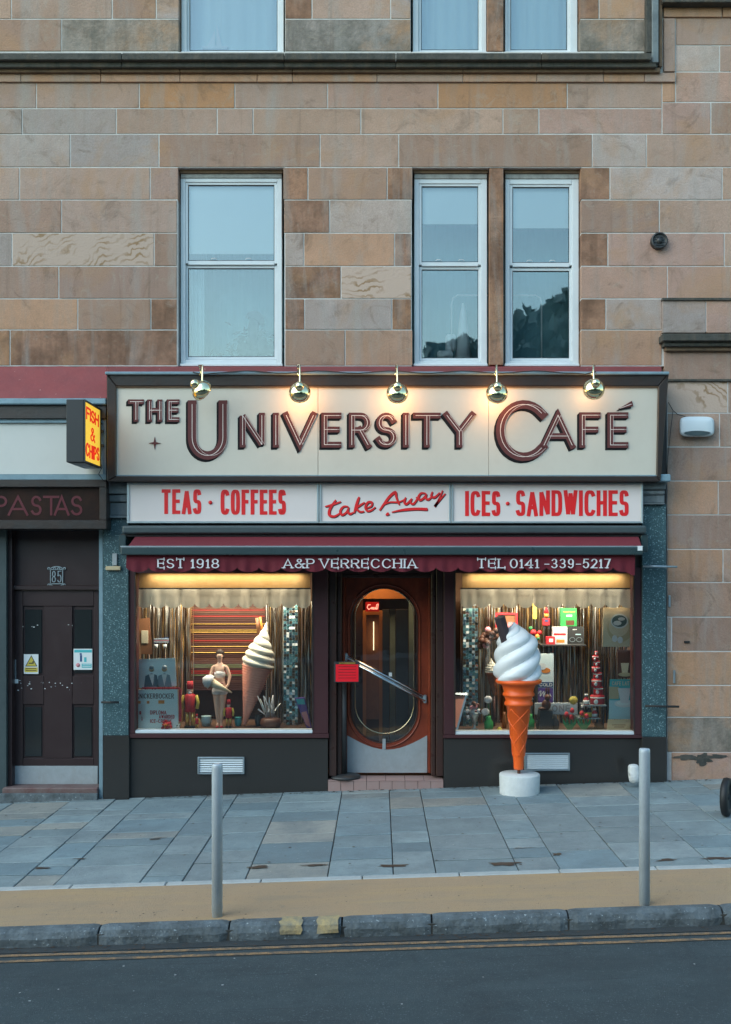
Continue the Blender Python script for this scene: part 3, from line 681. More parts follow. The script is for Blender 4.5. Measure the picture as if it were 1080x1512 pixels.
# ------------------------------------------------------------------ café shopfront
shop = thing('cafe_shopfront', (0, -.05, 0), 'maroon and black café shopfront with two display windows either side of an oval glazed door', 'shopfront')
ns('fascia_backing', MB().pbox(158, 986, 552, 711, -.02, .45), 'black_wood', shop)
ns('fascia_backing', MB().pbox(160, 984, 711.5, 838, -.03, .45), 'black_wood', shop)
# pilasters
for x0, x1, yt, yb, cap in ((152.5, 190, 765, 1086, (158, 190)), (948.5, 984, 745, 1088, (944, 983.5))):
    ns('granite_pilaster', MB().pbox(x0, x1, yt, yb, -.10, .3), 'granite', shop, bevel=.004)
    b = MB(); q = W(x0, yb, -.11); q2 = W(x1+1, yb, -.11); b.box(q.x, q2.x, -.11, .3, -.4, q.z-.002); ns('pilaster_base', b, 'black_granite', shop, bevel=.004)
    h = yt-712; c0, c1 = cap
    ns('capital', MB().pbox(c0, c1, 712, 712+h*.32, -.19, .2), 'pil_stone', shop, bevel=.008)
    ns('capital', MB().pbox(c0+1, c1-1, 712+h*.34, 712+h*.55, -.16, .2), 'pil_stone', shop, bevel=.012)
    ns('capital', MB().pbox(c0+1.5, c1-2, 712+h*.57, 712+h*.92, -.13, .2), 'pil_stone', shop, bevel=.004)
    ns('capital', MB().pbox(c0, c1-1, 712+h*.925, yt-.2, -.15, .2), 'pil_stone', shop, bevel=.004)
ns('cornice_end', MB().pbox(966, 991, 700, 711, -.30, .0), 'blue_trim', shop, bevel=.01)
# stall risers
def riser(x0, x1, y):
    a, b = W(x0, y, -.06), W(x1, y, -.06); ns('stall_riser', MB().box(a.x, b.x, -.06, .9, -.4, a.z), 'black_granite', shop, bevel=.003)
riser(190.3, 484.5, 1090.5); riser(655.5, 948.2, 1090.5)
ns('bottom_rail', MB().pbox(187, 486, 1083.5, 1090, -.085, .05), 'maroon', shop, bevel=.004); ns('bottom_rail', MB().pbox(655, 950, 1085.5, 1090.3, -.085, .05), 'maroon', shop, bevel=.004)
ns('window_sill', MB().pbox(198, 462, 1078, 1083, -.07, .05), 'sill_white', shop, bevel=.005); ns('window_sill', MB().pbox(672, 937, 1080, 1085, -.07, .05), 'sill_white', shop, bevel=.005)
for x0, x1, yb in ((187.5, 200, 1083.2), (461.8, 485, 1083.2), (655.5, 673, 1085.2), (936.5, 949, 1085.2)):
    ns('window_post', MB().pbox(x0, x1, 838, yb, -.075, .10), 'maroon', shop, bevel=.005)
ns('post_bead', MB().pbox(198.5, 200.5, 845, 1078, -.082, -.07), 'black_wood', shop); ns('post_bead', MB().pbox(461, 463, 845, 1078, -.082, -.07), 'black_wood', shop)
ns('post_bead', MB().pbox(670.5, 673, 845, 1080, -.082, -.07), 'black_wood', shop); ns('post_bead', MB().pbox(936, 938, 845, 1080, -.082, -.07), 'black_wood', shop)
ns('window_head', MB().pbox(200, 462, 836, 846, -.05, .06), 'maroon', shop); ns('window_head', MB().pbox(673, 937, 836, 846, -.05, .06), 'maroon', shop)
ns('window_pane', MB().pbox(199, 463, 845, 1079, -.02, -.012), 'shop_glass', shop); ns('window_pane', MB().pbox(672, 938, 845, 1081, -.02, -.012), 'shop_glass', shop)
# display boxes behind the glass
for x0, x1, yb in ((188, 485, 1079), (656, 949, 1081)):
    r = MB(); X0, X1 = XX(x0), XX(x1); Z0, Z1 = ZZ(yb), ZZ(834); B = .95
    r.box(X0, X1, .052, B, Z0-.05, Z0); r.box(X0, X1, .1, B+.05, Z1, Z1+.04); r.box(X0-.02, X0, .1, B, Z0, Z1); r.box(X1, X1+.02, .1, B, Z0, Z1); r.box(X0, X1, B, B+.03, Z0, Z1)
    ns('display_box', r, 'interior', shop)
def scallop(name, x0, x1, y0, y1, Y, n, dip, m, parent, amp=.012, tilt=0, wav=9.0, fn=None, low=None):
    mb = MB(); k = 14; vs = []; fs = []; rows = 5
    for i in range(n*k+1):
        t = i/(n*k); px = x0+(x1-x0)*t; bot = y1-dip*(1-abs(math.sin(math.pi*i/k))**.55)
        if low: bot += low(px)
        for j in range(rows):
            u = j/(rows-1); py = y0+(bot-y0)*u
            p = W(px, py, Y); p.y += -tilt*u+amp*u*(math.sin(px*.19+1.3*math.sin(px*.05))+.5*math.sin(px*.43)); vs.append(p)
    for i in range(n*k):
        for j in range(rows-1): fs.append((i*rows+j, i*rows+j+1, (i+1)*rows+j+1, (i+1)*rows+j))
    mb.add(vs, fs, 0, True); return mb.build(name, M[m], parent)
for x0, x1 in ((203, 459), (680, 937)):
    ns('blind_head', MB().pbox(x0+3, x1-1, 843, 868, .13, .135), 'cream_cloth', shop); ns('blind_rail', MB().pbox(x0, x1, 868, 870.5, .085, .12), 'blackish', shop)
    scallop('scalloped_pelmet', x0, x1, 870, 898, .085, 12, 7, 'pelmet_cloth', shop, amp=.009, tilt=.01)
# vents
for x0, x1, y0, y1, n in ((292, 361, 1118, 1143, 6), (775, 842, 1112, 1138, 7)):
    f = MB(); Yv = -.085; t = 2.2
    f.pbox(x0, x0+t, y0, y1, Yv, -.055); f.pbox(x1-t, x1, y0, y1, Yv, -.055); f.pbox(x0+t, x1-t, y0, y0+t, Yv, -.055); f.pbox(x0+t, x1-t, y1-t, y1, Yv, -.055)
    g = ns('vent_grille', f, 'steel', shop, bevel=.002)
    for i in range(n):
        yy = y0+t+1+(y1-y0-2*t-1)*i/n; a, b = W(x0+t, yy, Yv+.004), W(x1-t, yy+2, Yv+.004)
        s = MB(); s.hexa([(a.x, a.y, b.z), (b.x, a.y, b.z), (b.x, a.y+.012, a.z), (a.x, a.y+.012, a.z)], [(a.x, a.y+.003, b.z-.002), (b.x, a.y+.003, b.z-.002), (b.x, a.y+.015, a.z-.002), (a.x, a.y+.015, a.z-.002)])
        ns('slat', s, 'sill_white', g)
# ---- door
DY = .20
ns('door_post', MB().pbox(486, 497, 838, 1146, -.03, .3), 'dark_wood', shop, bevel=.006); ns('door_post', MB().pbox(497.5, 505, 838, 1146, .03, .3), 'dark_wood', shop, bevel=.01)
ns('door_post', MB().pbox(637, 644, 838, 1146, .03, .3), 'dark_wood', shop, bevel=.01); ns('door_post', MB().pbox(644.5, 655, 838, 1146, -.03, .3), 'dark_wood', shop, bevel=.006)
ns('door_post', MB().pbox(505.3, 510, 846, 1142, .12, .3), 'door_wood', shop, bevel=.008); ns('door_post', MB().pbox(633, 637, 846, 1142, .12, .3), 'door_wood', shop, bevel=.008)
ns('door_header', MB().pbox(486, 655, 838, 847, .0, .3), 'dark_wood', shop); ns('door_header', MB().pbox(505, 637, 847.3, 853, .10, .3), 'dark_wood', shop, bevel=.006)
# one leaf with an oval opening
def stad(cx, y0, y1, r, n=64):
    out = []
    for i in range(n):
        a = 2*math.pi*(i+.5)/n; c, s_ = math.cos(a), math.sin(a)
        out.append((cx+r*c, (y1-r if s_ < 0 else y0+r)-r*s_))
    return out
dl = MB(); inner = stad(567.5, 868, 1098, 50); n = len(inner); outer = []
for (x, y) in inner:
    cx, cy = 567.5, 990; dx, dy = x-cx, y-cy; k = min((58.5 if dx > 0 else 57)/max(abs(dx), 1e-6), (1141.5-cy if dy > 0 else cy-853.5)/max(abs(dy), 1e-6)); outer.append((cx+dx*k, cy+dy*k))
# snap nearest to the corners
for cxy in ((510.5, 853.5), (626, 853.5), (510.5, 1141.5), (626, 1141.5)):
    i = min(range(n), key=lambda i: (outer[i][0]-cxy[0])**2+(outer[i][1]-cxy[1])**2); outer[i] = cxy
outer = [(x+(6.5 if x > 620 else 0), y) for x, y in outer]
vs = [W(*p, DY) for p in inner]+[W(*p, DY) for p in outer]; vs += [v+Vector((0, .045, 0)) for v in vs]
fs = []
for i in range(n):
    j = (i+1) % n; fs += [(i, j, n+j, n+i), (2*n+i, 3*n+i, 3*n+j, 2*n+j), (i, 2*n+i, 2*n+j, j), (n+i, n+j, 3*n+j, 3*n+i)]
dl.add(vs, fs); door = ns('door', dl, 'door_wood', shop)
def loop_tube(pts, Y, r, m, name, parent, nn=8, sc_=(1, 1)):
    mb = MB(); P_ = [W(*p, Y) for p in pts]; k = len(P_); vs = []; fs = []; c = sum(P_, Vector())/k
    for i, p in enumerate(P_):
        t = (P_[(i+1) % k]-P_[i-1]).normalized(); a = t.cross(Vector((0, 1, 0))).normalized()
        for j in range(nn): q = 2*math.pi*j/nn; vs.append(p+a*math.cos(q)*r*sc_[0]+Vector((0, 1, 0))*math.sin(q)*r*sc_[1])
    for i in range(k):
        for j in range(nn): a, b = i, (i+1) % k; fs.append((a*nn+j, a*nn+(j+1) % nn, b*nn+(j+1) % nn, b*nn+j))
    mb.add(vs, fs, 0, True); return mb.build(name, M[m], parent)
loop_tube(stad(567.5, 863, 1103, 53), DY-.002, .010, 'door_wood', 'oval_moulding', door); loop_tube(stad(567.5, 868.5, 1097, 49), DY+.0, .007, 'dark_wood', 'oval_moulding', door)
loop_tube(stad(568, 869, 1083, 43.5), DY+.018, .0045, 'brass', 'etched_line', door)
g = MB(); pts = stad(567.5, 866, 1100, 51); vs = [W(*p, DY+.022) for p in pts]; g.add(vs, [tuple(range(len(vs)))]); ns('pane', g, 'door_glass', door)
k = MB(); top = [(513, 1086)]
for i in range(1, 12):
    t = i/12; top.append((513+(631-513)*t, 1086+21*math.sin(math.pi*t)))
top.append((631, 1086)); poly = [(513, 1141), (631, 1141)]+top[::-1]
k.prism([(W(x, y, DY-.008).x, W(x, y, DY-.008).z) for x, y in poly], DY-.008, DY-.001); ns('kick_plate', k, 'steel_dull', door)
ns('plate_stud', MB().pbox(565, 570, 1091, 1106.5, DY-.014, DY-.002), 'steel_dull', door, bevel=.003)
a, b = W(511, 968, DY-.06), W(628, 1030, DY-.06)
for off in (0, -.045): ns('push_bar', MB().tube([a+Vector((0, 0, off+.01)), b+Vector((0, 0, off+.01))], .009 if off == 0 else .014, 10), 'chrome', door)
ns('push_bar', MB().tube([a+Vector((0, .01, -.018)), b+Vector((0, .01, -.018))], .007, 8), 'steel', door)
for c in (a, b): ns('bar_bracket', MB().box(c.x-.018, c.x+.018, DY-.07, DY, c.z-.06, c.z+.025), 'steel', door, bevel=.008)
ns('door_lock', MB().ball(W(509, 941, DY-.02), .012), 'brass', door)
ns('door_sticker', MB().pbox(574.5, 579, 993, 999, DY-.002+.02, DY+.021), 'card_white', door)
# step
sz = ZZ(1152, -.07); sx0, sx1 = XX(484.5, -.07), XX(655.3, -.07)
step = ns('door_step', MB().box(sx0, sx1, -.055, .4, -.3, sz-.008), 'joint', shop)
for i in range(9):
    w_ = (sx1-sx0)/9; ns('tile', MB().box(sx0+w_*i+.002, sx0+w_*(i+1)-.002, -.068, -.054, -.2, sz-.012), 'tile_pink', step, bevel=.002)
for i in range(6):
    w_ = (sx1-sx0)/6; ns('tile', MB().box(sx0+w_*i+.002, sx0+w_*(i+1)-.002, -.072, .19, sz-.010, sz), 'tile_pink', step, bevel=.003)
# hall behind the door
h = MB(); X0, X1, Z0, Z1 = XX(470), XX(670), sz, ZZ(830)
h.quad((X0, 3.2, Z0), (X1, 3.2, Z0), (X1, 3.2, Z1), (X0, 3.2, Z1)); h.quad((X0, .3, Z0), (X1, .3, Z0), (X1, 3.2, Z0), (X0, 3.2, Z0), 0); h.quad((X0, .3, Z1), (X1, .3, Z1), (X1, 3.2, Z1), (X0, 3.2, Z1)); h.quad((X0, .3, Z0), (X0, 3.2, Z0), (X0, 3.2, Z1), (X0, .3, Z1)); h.quad((X1, .3, Z0), (X1, 3.2, Z0), (X1, 3.2, Z1), (X1, .3, Z1))
ns('hallway', h, 'interior', shop)
ns('inner_door_frame', MB().pbox(536, 541, 902, 1100, 1.0, 1.08).pbox(560, 565, 902, 1100, 1.0, 1.08).pbox(541, 560, 902, 908, 1.0, 1.08), 'interior_orange', shop)
ns('inner_door', MB().pbox(541, 560, 908, 1062, 1.05, 1.07), 'wood_box', shop)
ns('inner_panel', MB().pbox(524, 536, 880, 1095, 1.1, 1.15), 'dark_wood', shop); ns('inner_panel', MB().pbox(565, 575, 900, 1100, .9, .95), 'black', shop); ns('inner_panel', MB().pbox(585, 603, 900, 1095, .8, .9), 'black', shop); ns('inner_panel', MB().pbox(576, 584, 900, 1095, 1.5, 1.52), 'blue_trim', shop); ns('inner_panel', MB().pbox(604, 612, 870, 1095, 1.2, 1.22), 'blue_trim', shop)
ns('inner_panel', MB().pbox(530, 612, 866, 884, 1.2, 1.25), 'interior_orange', shop)
ns('strip_lamp', MB().pbox(551.4, 552.6, 918, 960, 1.0, 1.02), 'tube_lamp', shop)
# ------------------------------------------------------------------ great sign
sign = thing('cafe_sign', W(570, 712, -.3), 'long cream café signboard in a dark frame reading The University Café', 'sign')
def YS(y): return -.40+.07*(y-551)/161
def sf(x, y, dy): p = W(x, y, YS(y)+.03); p.y += dy; return p
def member(c, name='frame', m='black_wood', back=-.021, dy=0, bev=.008):
    fr = [W(x, y, YS(y)+dy) for x, y in c]; bk = [Vector((p.x, back, p.z)) for p in fr]
    return ns(name, MB().hexa(fr, bk), m, sign, bevel=bev)
member([(158, 711), (171.5, 703), (171.5, 570), (158, 552)]); member([(970, 703), (976, 711), (988, 552), (972.5, 570)])
member([(171.7, 570), (972.3, 570), (987.6, 552), (158.4, 552)]); member([(158.4, 711), (975.5, 711), (969.8, 703), (171.7, 703)])
member([(155, 553), (989, 553), (989, 548.5), (155, 548.5)], 'lead_flashing', 'blue_trim', dy=-.03)
member([(171.7, 572), (972, 572), (972, 570.2), (171.7, 570.2)], 'frame_bead', 'ledge_brown', dy=.012, bev=0); member([(171.7, 703), (970, 703), (970, 701.3), (171.7, 701.3)], 'frame_bead', 'blue_trim', dy=.012, bev=0)
for a, b in ((171.6, 469.6), (470.2, 721.6), (722.1, 972)):
    fr = [sf(a, 703, 0), sf(b, 703, 0), sf(b, 570.5, 0), sf(a, 570.5, 0)]; ns('sign_board', MB().hexa(fr, [Vector((p.x, -.1, p.z)) for p in fr]), 'sign_cream', sign, bevel=.001)
LM = [M['letter_face'], M['letter_dark'], M['letter_line']]
def big(ch, x0, x1, yt, yb, hw):
    mb = MB()
    for k, pl in enumerate(letter_strokes(ch, x0+3, x1, yt, yb-3, hw, hw)):
        sh = [(x-3.2, y+3.2) for x, y in pl]
        vs0 = len(mb.v)
        # dark block shade running down to the left: stacked slices read as one solid side
        for q in range(1, 5): ribbon(mb, [(x-.8*q, y+.8*q) for x, y in pl], hw, hw, sf, -.0095+.0016*q-k*.0001, None if q < 4 else 0, 1)
        ribbon(mb, pl, hw, hw, sf, -.012-k*.0003, -.002, 0)
        ribbon(mb, pl, .42, .42, sf, -.0135-k*.0003, None, 2)
        ribbon(mb, [(x+hw*.98, y) for x, y in pl], .2, .2, sf, -.0132-k*.0003, None, 2)
    ns('letter', mb, LM, sign)
for ch, a, b in (('T', 186.7, 213), ('H', 215, 240), ('E', 244, 265.5)): big(ch, a, b, 590, 626, 3.4)
big('U', 275, 336, 591, 682, 6.3)
for ch, a, b in (('N', 351.5, 391.5), ('I', 400, 412.5), ('V', 416, 467.5), ('E', 472, 504.5), ('R', 512.5, 548), ('S', 552, 586), ('I', 591.5, 604.5), ('T', 607, 651), ('Y', 653, 701)): big(ch, a, b, 609.5, 664, 4.3)
big('C', 729.5, 812, 591, 684, 6.3)
for ch, a, b in (('A', 796, 849), ('F', 852.5, 887), ('E', 894, 928)): big(ch, a, b, 609, 664.5, 4.3)
ac = MB(); 
for q, dy_, m_ in ((3, 0, 1), (0, 0, 0)):
    pts = [(913-q, 604+q), (935-q, 603-3+q), (933-q, 592+q)]
    f_ = [sf(x, y, -.009 if m_ else -.012) for x, y in pts]; bk = [sf(x, y, 0) for x, y in pts]; ac.add(f_+bk, [(0, 1, 2), (0, 3, 4, 1), (1, 4, 5, 2), (2, 5, 3, 0)], m_)
ribbon(ac, [(916, 603), (932, 597)], .4, .4, sf, -.0135, None, 2); ns('accent', ac, LM, sign)
stp = []
for i in range(8):
    r_ = 9.5 if i % 2 == 0 else 2.4; stp.append((229+r_*math.sin(math.pi*i/4)*(.95), 654.5-r_*math.cos(math.pi*i/4)))
s_ = MB(); s_.add([sf(x, y, -.008) for x, y in stp]+[sf(x, y, 0) for x, y in stp], [tuple(range(7, -1, -1))]+[(i, (i+1) % 8, (i+1) % 8+8, i+8) for i in range(8)]); ns('star', s_, 'letter_face', sign)
# cable along the top
cb = MB(); pts = []
for i in range(40):
    px = 285+(880-285)*i/39; pts.append(W(px, 549.5+1.6*math.sin(i*.9)+(2.5 if i in (1, 38) else 0), -.45+.01*math.sin(i*2.1)))
tag(cb.tube(pts, .006, 6).build('lamp_cable', M['wire']), 'thin dark cable sagging along the top edge of the cream café signboard', 'cable')
# ------------------------------------------------------------------ brass lamps
def lamp(px, py, turn, label, tilt=0):
    c = W(px, py, -.66); base = W(px-2, 553, -.42)
    t = thing('sign_lamp', base, label, 'lamp', 'brass lamps over the café signboard')
    ns('arm', MB().tube([base, base+Vector((0, -.03, .05)), base+Vector((0, -.11, .07)), Vector((c.x, c.y+.02, base.z+.05)), Vector((c.x, c.y, c.z+.10)), c+Vector((0, 0, .05))], .0085, 10), 'brass', t)
    ns('wall_rose', MB().lathe([(0, -.012), (.022, -.01), (.024, 0), (.02, .012), (0, .014)], base), 'brass', t)
    ax = Vector((math.sin(turn)*.8, 1.0*math.cos(turn)+.15, -.62+tilt)).normalized(); rot = ax.to_track_quat('Z', 'Y').to_matrix()
    R_ = .108; prof = [(0, -R_*.86)]+[(R_*math.sin(q), -R_*math.cos(q)*.86) for q in [math.pi*i/20 for i in range(1, 13)]]
    p2 = [(r*.96, z) for r, z in prof][::-1]
    ns('shade', MB().lathe(prof+p2[:-1], c, 32, 0, rot), 'brass', t)
    ns('cap_ball', MB().ball(c+rot @ Vector((0, 0, -R_*.86-.012)), .047, 0, 20, 12), 'brass', t)
    ns('finial', MB().ball(c+Vector((.014, .0, .085)), .020, 0, 14, 8), 'brass', t)
    return t, c, ax
lamps = [(299, 577, 1.05, 'unlit brass lamp turned sideways above the letter U', 0, 0), (443, 580, -.05, 'lit brass lamp above the join between letters V and E', 22, .05),
         (587, 581, 0, 'middle brass lamp, lit, above the S and I of University', 22, 0), (734, 581, .05, 'lit brass lamp just left of the big letter C', 22, 0), (877, 575, 0, 'rightmost brass lamp, dimly lit, above the F of Café', 7, .1)]
for px, py, tn, lb, pw, tl in lamps:
    t, c, ax = lamp(px, py, tn, lb, tl)
    if pw:
        ns('bulb', MB().ball(c+ax*.03, .025), 'bulb', t)
        ld = bpy.data.lights.new('lamp_light', 'POINT'); ld.energy = pw*.11; ld.color = (1, .45, .15); ld.shadow_soft_size = .03
        lo = bpy.data.objects.new('lamp_light', ld); C.objects.link(lo); put(lo, c+ax*.10+Vector((0, .02, .02)), t)
# ------------------------------------------------------------------ light boxes
def light_box(x0, x1, label):
    y0, y1 = 712.5, 772.5; Yf = -.24; t = thing('light_box_sign', W((x0+x1)/2, y1, Yf), label, 'sign'); w = 3
    ns('frame', MB().pbox(x0, x0+w, y0, y1, Yf, -.032).pbox(x1-w, x1, y0, y1, Yf, -.032).pbox(x0+w, x1-w, y0, y0+w, Yf+.0005, -.032).pbox(x0+w, x1-w, y1-w, y1, Yf+.0005, -.032), 'alu', t, bevel=.003)
    ns('face_panel', MB().pbox(x0+w, x1-w, y0+w, y1-w, Yf+.014, -.04), 'box_pink', t)
    return t, Yf+.014
t, Y = light_box(187.5, 471, 'pale pink light box reading Teas and Coffees in red capitals')
cond = dict(depth=.003, sq=3.6, gap=.10)
write('TEAS', 239, 297.5, 722.5, 759, Y, 2.75, 2.6, M['red_letter'], t, **cond); write('COFFEES', 326, 422.5, 723, 760, Y, 2.85, 2.6, M['red_letter'], t, **cond)
ns('dot', MB().lathe([(0, 0), (.02, 0), (.02, .004), (0, .004)], W(311, 742, Y-.004), 16, 0, Matrix.Rotation(R(90), 3, 'X')), 'red_letter', t)
t, Y = light_box(471.8, 666, 'pink light box in the middle reading take Away in red brush script')
def zz(p): return (450+p[0]/4.32, 700+p[1]/4.32)
def smooth(pts, n=5):
    out = []; P_ = [pts[0]]+list(pts)+[pts[-1]]
    for i in range(1, len(P_)-2):
        for k in range(n):
            t_ = k/n; p0, p1, p2, p3 = P_[i-1:i+3]
            out.append(tuple(.5*((2*p1[q])+(-p0[q]+p2[q])*t_+(2*p0[q]-5*p1[q]+4*p2[q]-p3[q])*t_*t_+(-p0[q]+3*p1[q]-3*p2[q]+p3[q])*t_**3) for q in (0, 1)))
    out.append(pts[-1]); return out
SCR = {'t': [([(130, 208), (175, 196), (232, 176)], 6), ([(200, 165), (178, 195), (158, 232), (160, 262), (190, 270), (225, 250)], 8)],
 'a': [([(278, 207), (248, 208), (228, 235), (238, 260), (265, 245), (282, 212)], 7), ([(282, 210), (276, 238), (290, 254), (312, 244)], 7)],
 'k': [([(348, 145), (334, 185), (316, 248)], 8), ([(384, 180), (352, 200), (330, 216), (352, 240), (380, 238)], 7)],
 'e': [([(392, 218), (424, 205), (430, 182), (405, 180), (388, 210), (402, 236), (430, 228), (452, 210)], 7)],
 'A': [([(478, 232), (510, 185), (545, 140), (578, 116), (586, 150), (604, 196)], 8), ([(496, 200), (540, 180), (600, 178), (640, 160)], 5)],
 'w': [([(645, 148), (636, 180), (652, 190), (682, 158)], 7), ([(684, 155), (676, 182), (694, 190), (716, 162), (712, 146)], 6)],
 'a2': [([(774, 124), (744, 122), (726, 146), (736, 166), (760, 152), (778, 126)], 7), ([(778, 126), (772, 152), (788, 162), (808, 148)], 7)],
 'y': [([(816, 112), (808, 140), (830, 148), (862, 118)], 7), ([(880, 104), (866, 140), (846, 180), (828, 206), (840, 190), (868, 158), (898, 124)], 6)],
 'underline': [([(556, 243), (620, 230), (700, 222), (784, 224)], 8), ([(518, 262), (538, 250)], 8)]}
for kx, strokes in SCR.items():
    mb = MB()
    for q, (pts, hw) in enumerate(strokes):
        sp = smooth([zz(p) for p in pts]); w_ = hw/4.32*1.1
        tp = (lambda u: .35+.65*min(1, u*2.2)) if kx == 'underline' else (lambda u: .55+.45*math.sin(math.pi*min(max(u, .0), 1)))
        ribbon(mb, [(x+1, y+1.1) for x, y in sp], w_, w_, flat_fn(Y), -.002-q*.0002, None, 1, taper=tp); ribbon(mb, sp, w_, w_, flat_fn(Y), -.004-q*.0003, None, 0, taper=tp)
    ns('underline' if kx == 'underline' else 'letter', mb, [M['red_letter'], M['dark_shadow']], t)
t, Y = light_box(666.8, 950, 'pale pink light box reading Ices and Sandwiches in red capitals')
write('ICES', 687, 739, 725, 762, Y, 2.85, 2.6, M['red_letter'], t, **cond); write('SANDWICHES', 762, 928.5, 724, 762, Y, 2.85, 2.6, M['red_letter'], t, **cond)
ns('dot', MB().lathe([(0, 0), (.02, 0), (.02, .004), (0, .004)], W(750, 743.5, Y-.004), 16, 0, Matrix.Rotation(R(90), 3, 'X')), 'red_letter', t)
# ------------------------------------------------------------------ awning
aw = thing('awning', W(567, 820, -.5), 'dark red scalloped awning, half wound in, with white lettering over the café windows', 'awning')
ns('cassette', MB().pbox(180, 955, 776, 788, -.34, -.02), 'awning_case', aw, bevel=.02, seg=3)
ns('cassette_lip', MB().pbox(179, 955, 788.3, 792, -.28, -.02), 'blackish', aw)
cl = MB(); n = 40; vs = []; fs = []
for i in range(n+1):
    u = i/n; xa = 200+(943-200)*u; xb = 189+(948-189)*u
    sag = .9*math.sin(u*math.pi)*1.0
    for j in range(5):
        v_ = j/4; Y = -.30-(.42)*v_; py = 792.5+(807.5-792.5)*v_+.5*sag*math.sin(v_*math.pi); p = W(xa+(xb-xa)*v_, py, Y); vs.append(p)
for i in range(n):
    for j in range(4): fs.append((i*5+j, i*5+j+1, (i+1)*5+j+1, (i+1)*5+j))
cl.add(vs, fs, 0, True); ns('cloth', cl, 'awning_cloth', aw)
ns('front_bar', MB().pbox(178, 950, 807, 819.5, -.79, -.70), 'awning_bar', aw, bevel=.012, seg=2)
ns('bar_edge', MB().pbox(178, 950, 806, 807.3, -.785, -.76), 'alu', aw)
ns('end_cap', MB().pbox(942, 949, 806, 813, -.795, -.7905), 'card_white', aw)
def val_low(px):
    return (10*max(0, (px-925)/12) if px > 925 else 0)
scallop('valance', 187, 938, 818, 844.5, -.735, 23, 6.5, 'awning_cloth', aw, amp=.010, low=val_low)
for a, b in ((183, 330), (946, 800)):
    ns('folding_arm', MB().tube([W(a, 812, -.70), W(b, 830, -.30), W(a+(8 if a < 500 else -8), 800, -.05)], .014, 8), 'awning_bar', aw)
for px in (176, 947):
    ns('wall_bracket', MB().pbox(px, px+10, 790, 815, -.3, -.02), 'awning_bar', aw, bevel=.005)
sr = dict(depth=.002, serif=2.4, gap=.30)
for s_, a, b in (('EST', 232.5, 273), ('1918', 282, 324), ('A&P', 418, 465), ('VERRECCHIA', 472, 616), ('TEL', 704.5, 747), ('0141', 753, 796), ('-339-5217', 804, 902)):
    write(s_, a, b, 825, 839, -.750, 1.15, .6, M['white_letter'], aw, **sr)
# ------------------------------------------------------------------ neighbouring shop on the left
nb = thing('neighbour_shopfront', (XX(80), -.05, -.1), 'dark neighbouring shopfront with blank white fascia above a maroon close door', 'shopfront')
ns('lead_edge', MB().pbox(-520, 157, 588, 597, -.35, -.02), 'blue_trim', nb, bevel=.01); ns('fascia_top', MB().pbox(-520, 157, 597.5, 618, -.30, -.02), 'black_wood', nb, bevel=.005)
ns('fascia_trim', MB().pbox(-520, 157, 618.3, 624, -.27, -.02), 'blue_trim', nb); ns('fascia_panel', MB().pbox(-520, 152, 624.2, 700, -.24, -.02), 'panel_grey', nb); ns('fascia_trim', MB().pbox(152.2, 157, 624.2, 700, -.27, -.02), 'blue_trim', nb); ns('fascia_trim', MB().pbox(-520, 157, 700.3, 708, -.27, -.02), 'blue_trim', nb)
ns('lower_frame', MB().pbox(-520, 157, 708.3, 719, -.30, -.02), 'black_wood', nb, bevel=.004); ns('lower_frame', MB().pbox(-520, 157, 768, 781, -.30, -.02), 'black_wood', nb, bevel=.004); ns('lower_frame', MB().pbox(147, 157, 719.2, 767.8, -.30, -.02), 'black_wood', nb, bevel=.004)
ps = thing('pasta_sign', W(70, 768, -.25), 'dark glass sign panel with dull red letters reading Pastas', 'sign')
ns('panel', MB().pbox(-520, 146.8, 719.3, 767.8, -.25, -.05), 'pasta_glass', ps)
for ch, a, b in (('P', -9, 11), ('A', 12, 42), ('S', 46, 62), ('T', 64, 88), ('A', 80, 103), ('S', 105, 122)):
    mb = MB()
    for k, pl in enumerate(letter_strokes(ch, a, b, 732, 761, 1.7, 1.7)): ribbon(mb, pl, 1.7, 1.7, flat_fn(-.25), -.003-k*.0003, 0)
    ns('letter', mb, 'pasta_red', ps)
ns('edge_post', MB().box(XX(146.5, -.05), XX(152, -.05), -.05, .3, -.4, ZZ(782)), 'blue_trim', nb); ns('side_pier', MB().box(XX(-520), XX(11), -.03, .3, -.6, ZZ(782)), 'awning_case', nb)
ns('side_pier', MB().box(XX(11.3), XX(17), .02, .3, -.6, ZZ(782)), 'door_maroon', nb)
ns('soffit', MB().pbox(0, 152, 776, 781, -.28, .3), 'black', nb)
dY = .12
ns('transom_panel', MB().pbox(14, 147, 781, 864, dY-.01, dY+.1), 'door_maroon', nb); ns('transom_rail', MB().pbox(16, 147, 864.3, 871, dY-.05, dY+.1), 'door_maroon', nb, bevel=.006)
door2 = ns('close_door', MB().pbox(18, 146, 871.5, 1158, dY+.015, dY+.06), 'door_maroon', nb)
for x0, x1, y0, y1 in ((18, 34, 871.8, 1157), (65, 107, 895.3, 1119.7), (139, 146, 871.8, 1157), (34.2, 138.8, 871.8, 895), (34.2, 64.8, 998, 1040), (107.2, 138.8, 998, 1040), (34.2, 138.8, 1120, 1157)):
    ns('stile', MB().pbox(x0, x1, y0, y1, dY-.006, dY+.02), 'door_maroon', door2, bevel=.004)
for x0, x1, y0, y1 in ((37, 62, 900, 994), (110, 136, 900, 994), (37, 62, 1044, 1117), (110, 136, 1044, 1117)):
    ns('door_panel', MB().pbox(x0, x1, y0, y1, dY+.006, dY+.02), 'pane_dark', door2, bevel=.004)
ns('kick_plate', MB().pbox(15.5, 144.5, 1131, 1158, dY-.012, dY-.004), 'steel_dull', door2, bevel=.002)
for x in (24, 52, 84, 112, 138):
    for y in (1134, 1155): ns('screw', MB().ball(W(x, y, dY-.012), .006, 0, 8, 4), 'steel', door2)
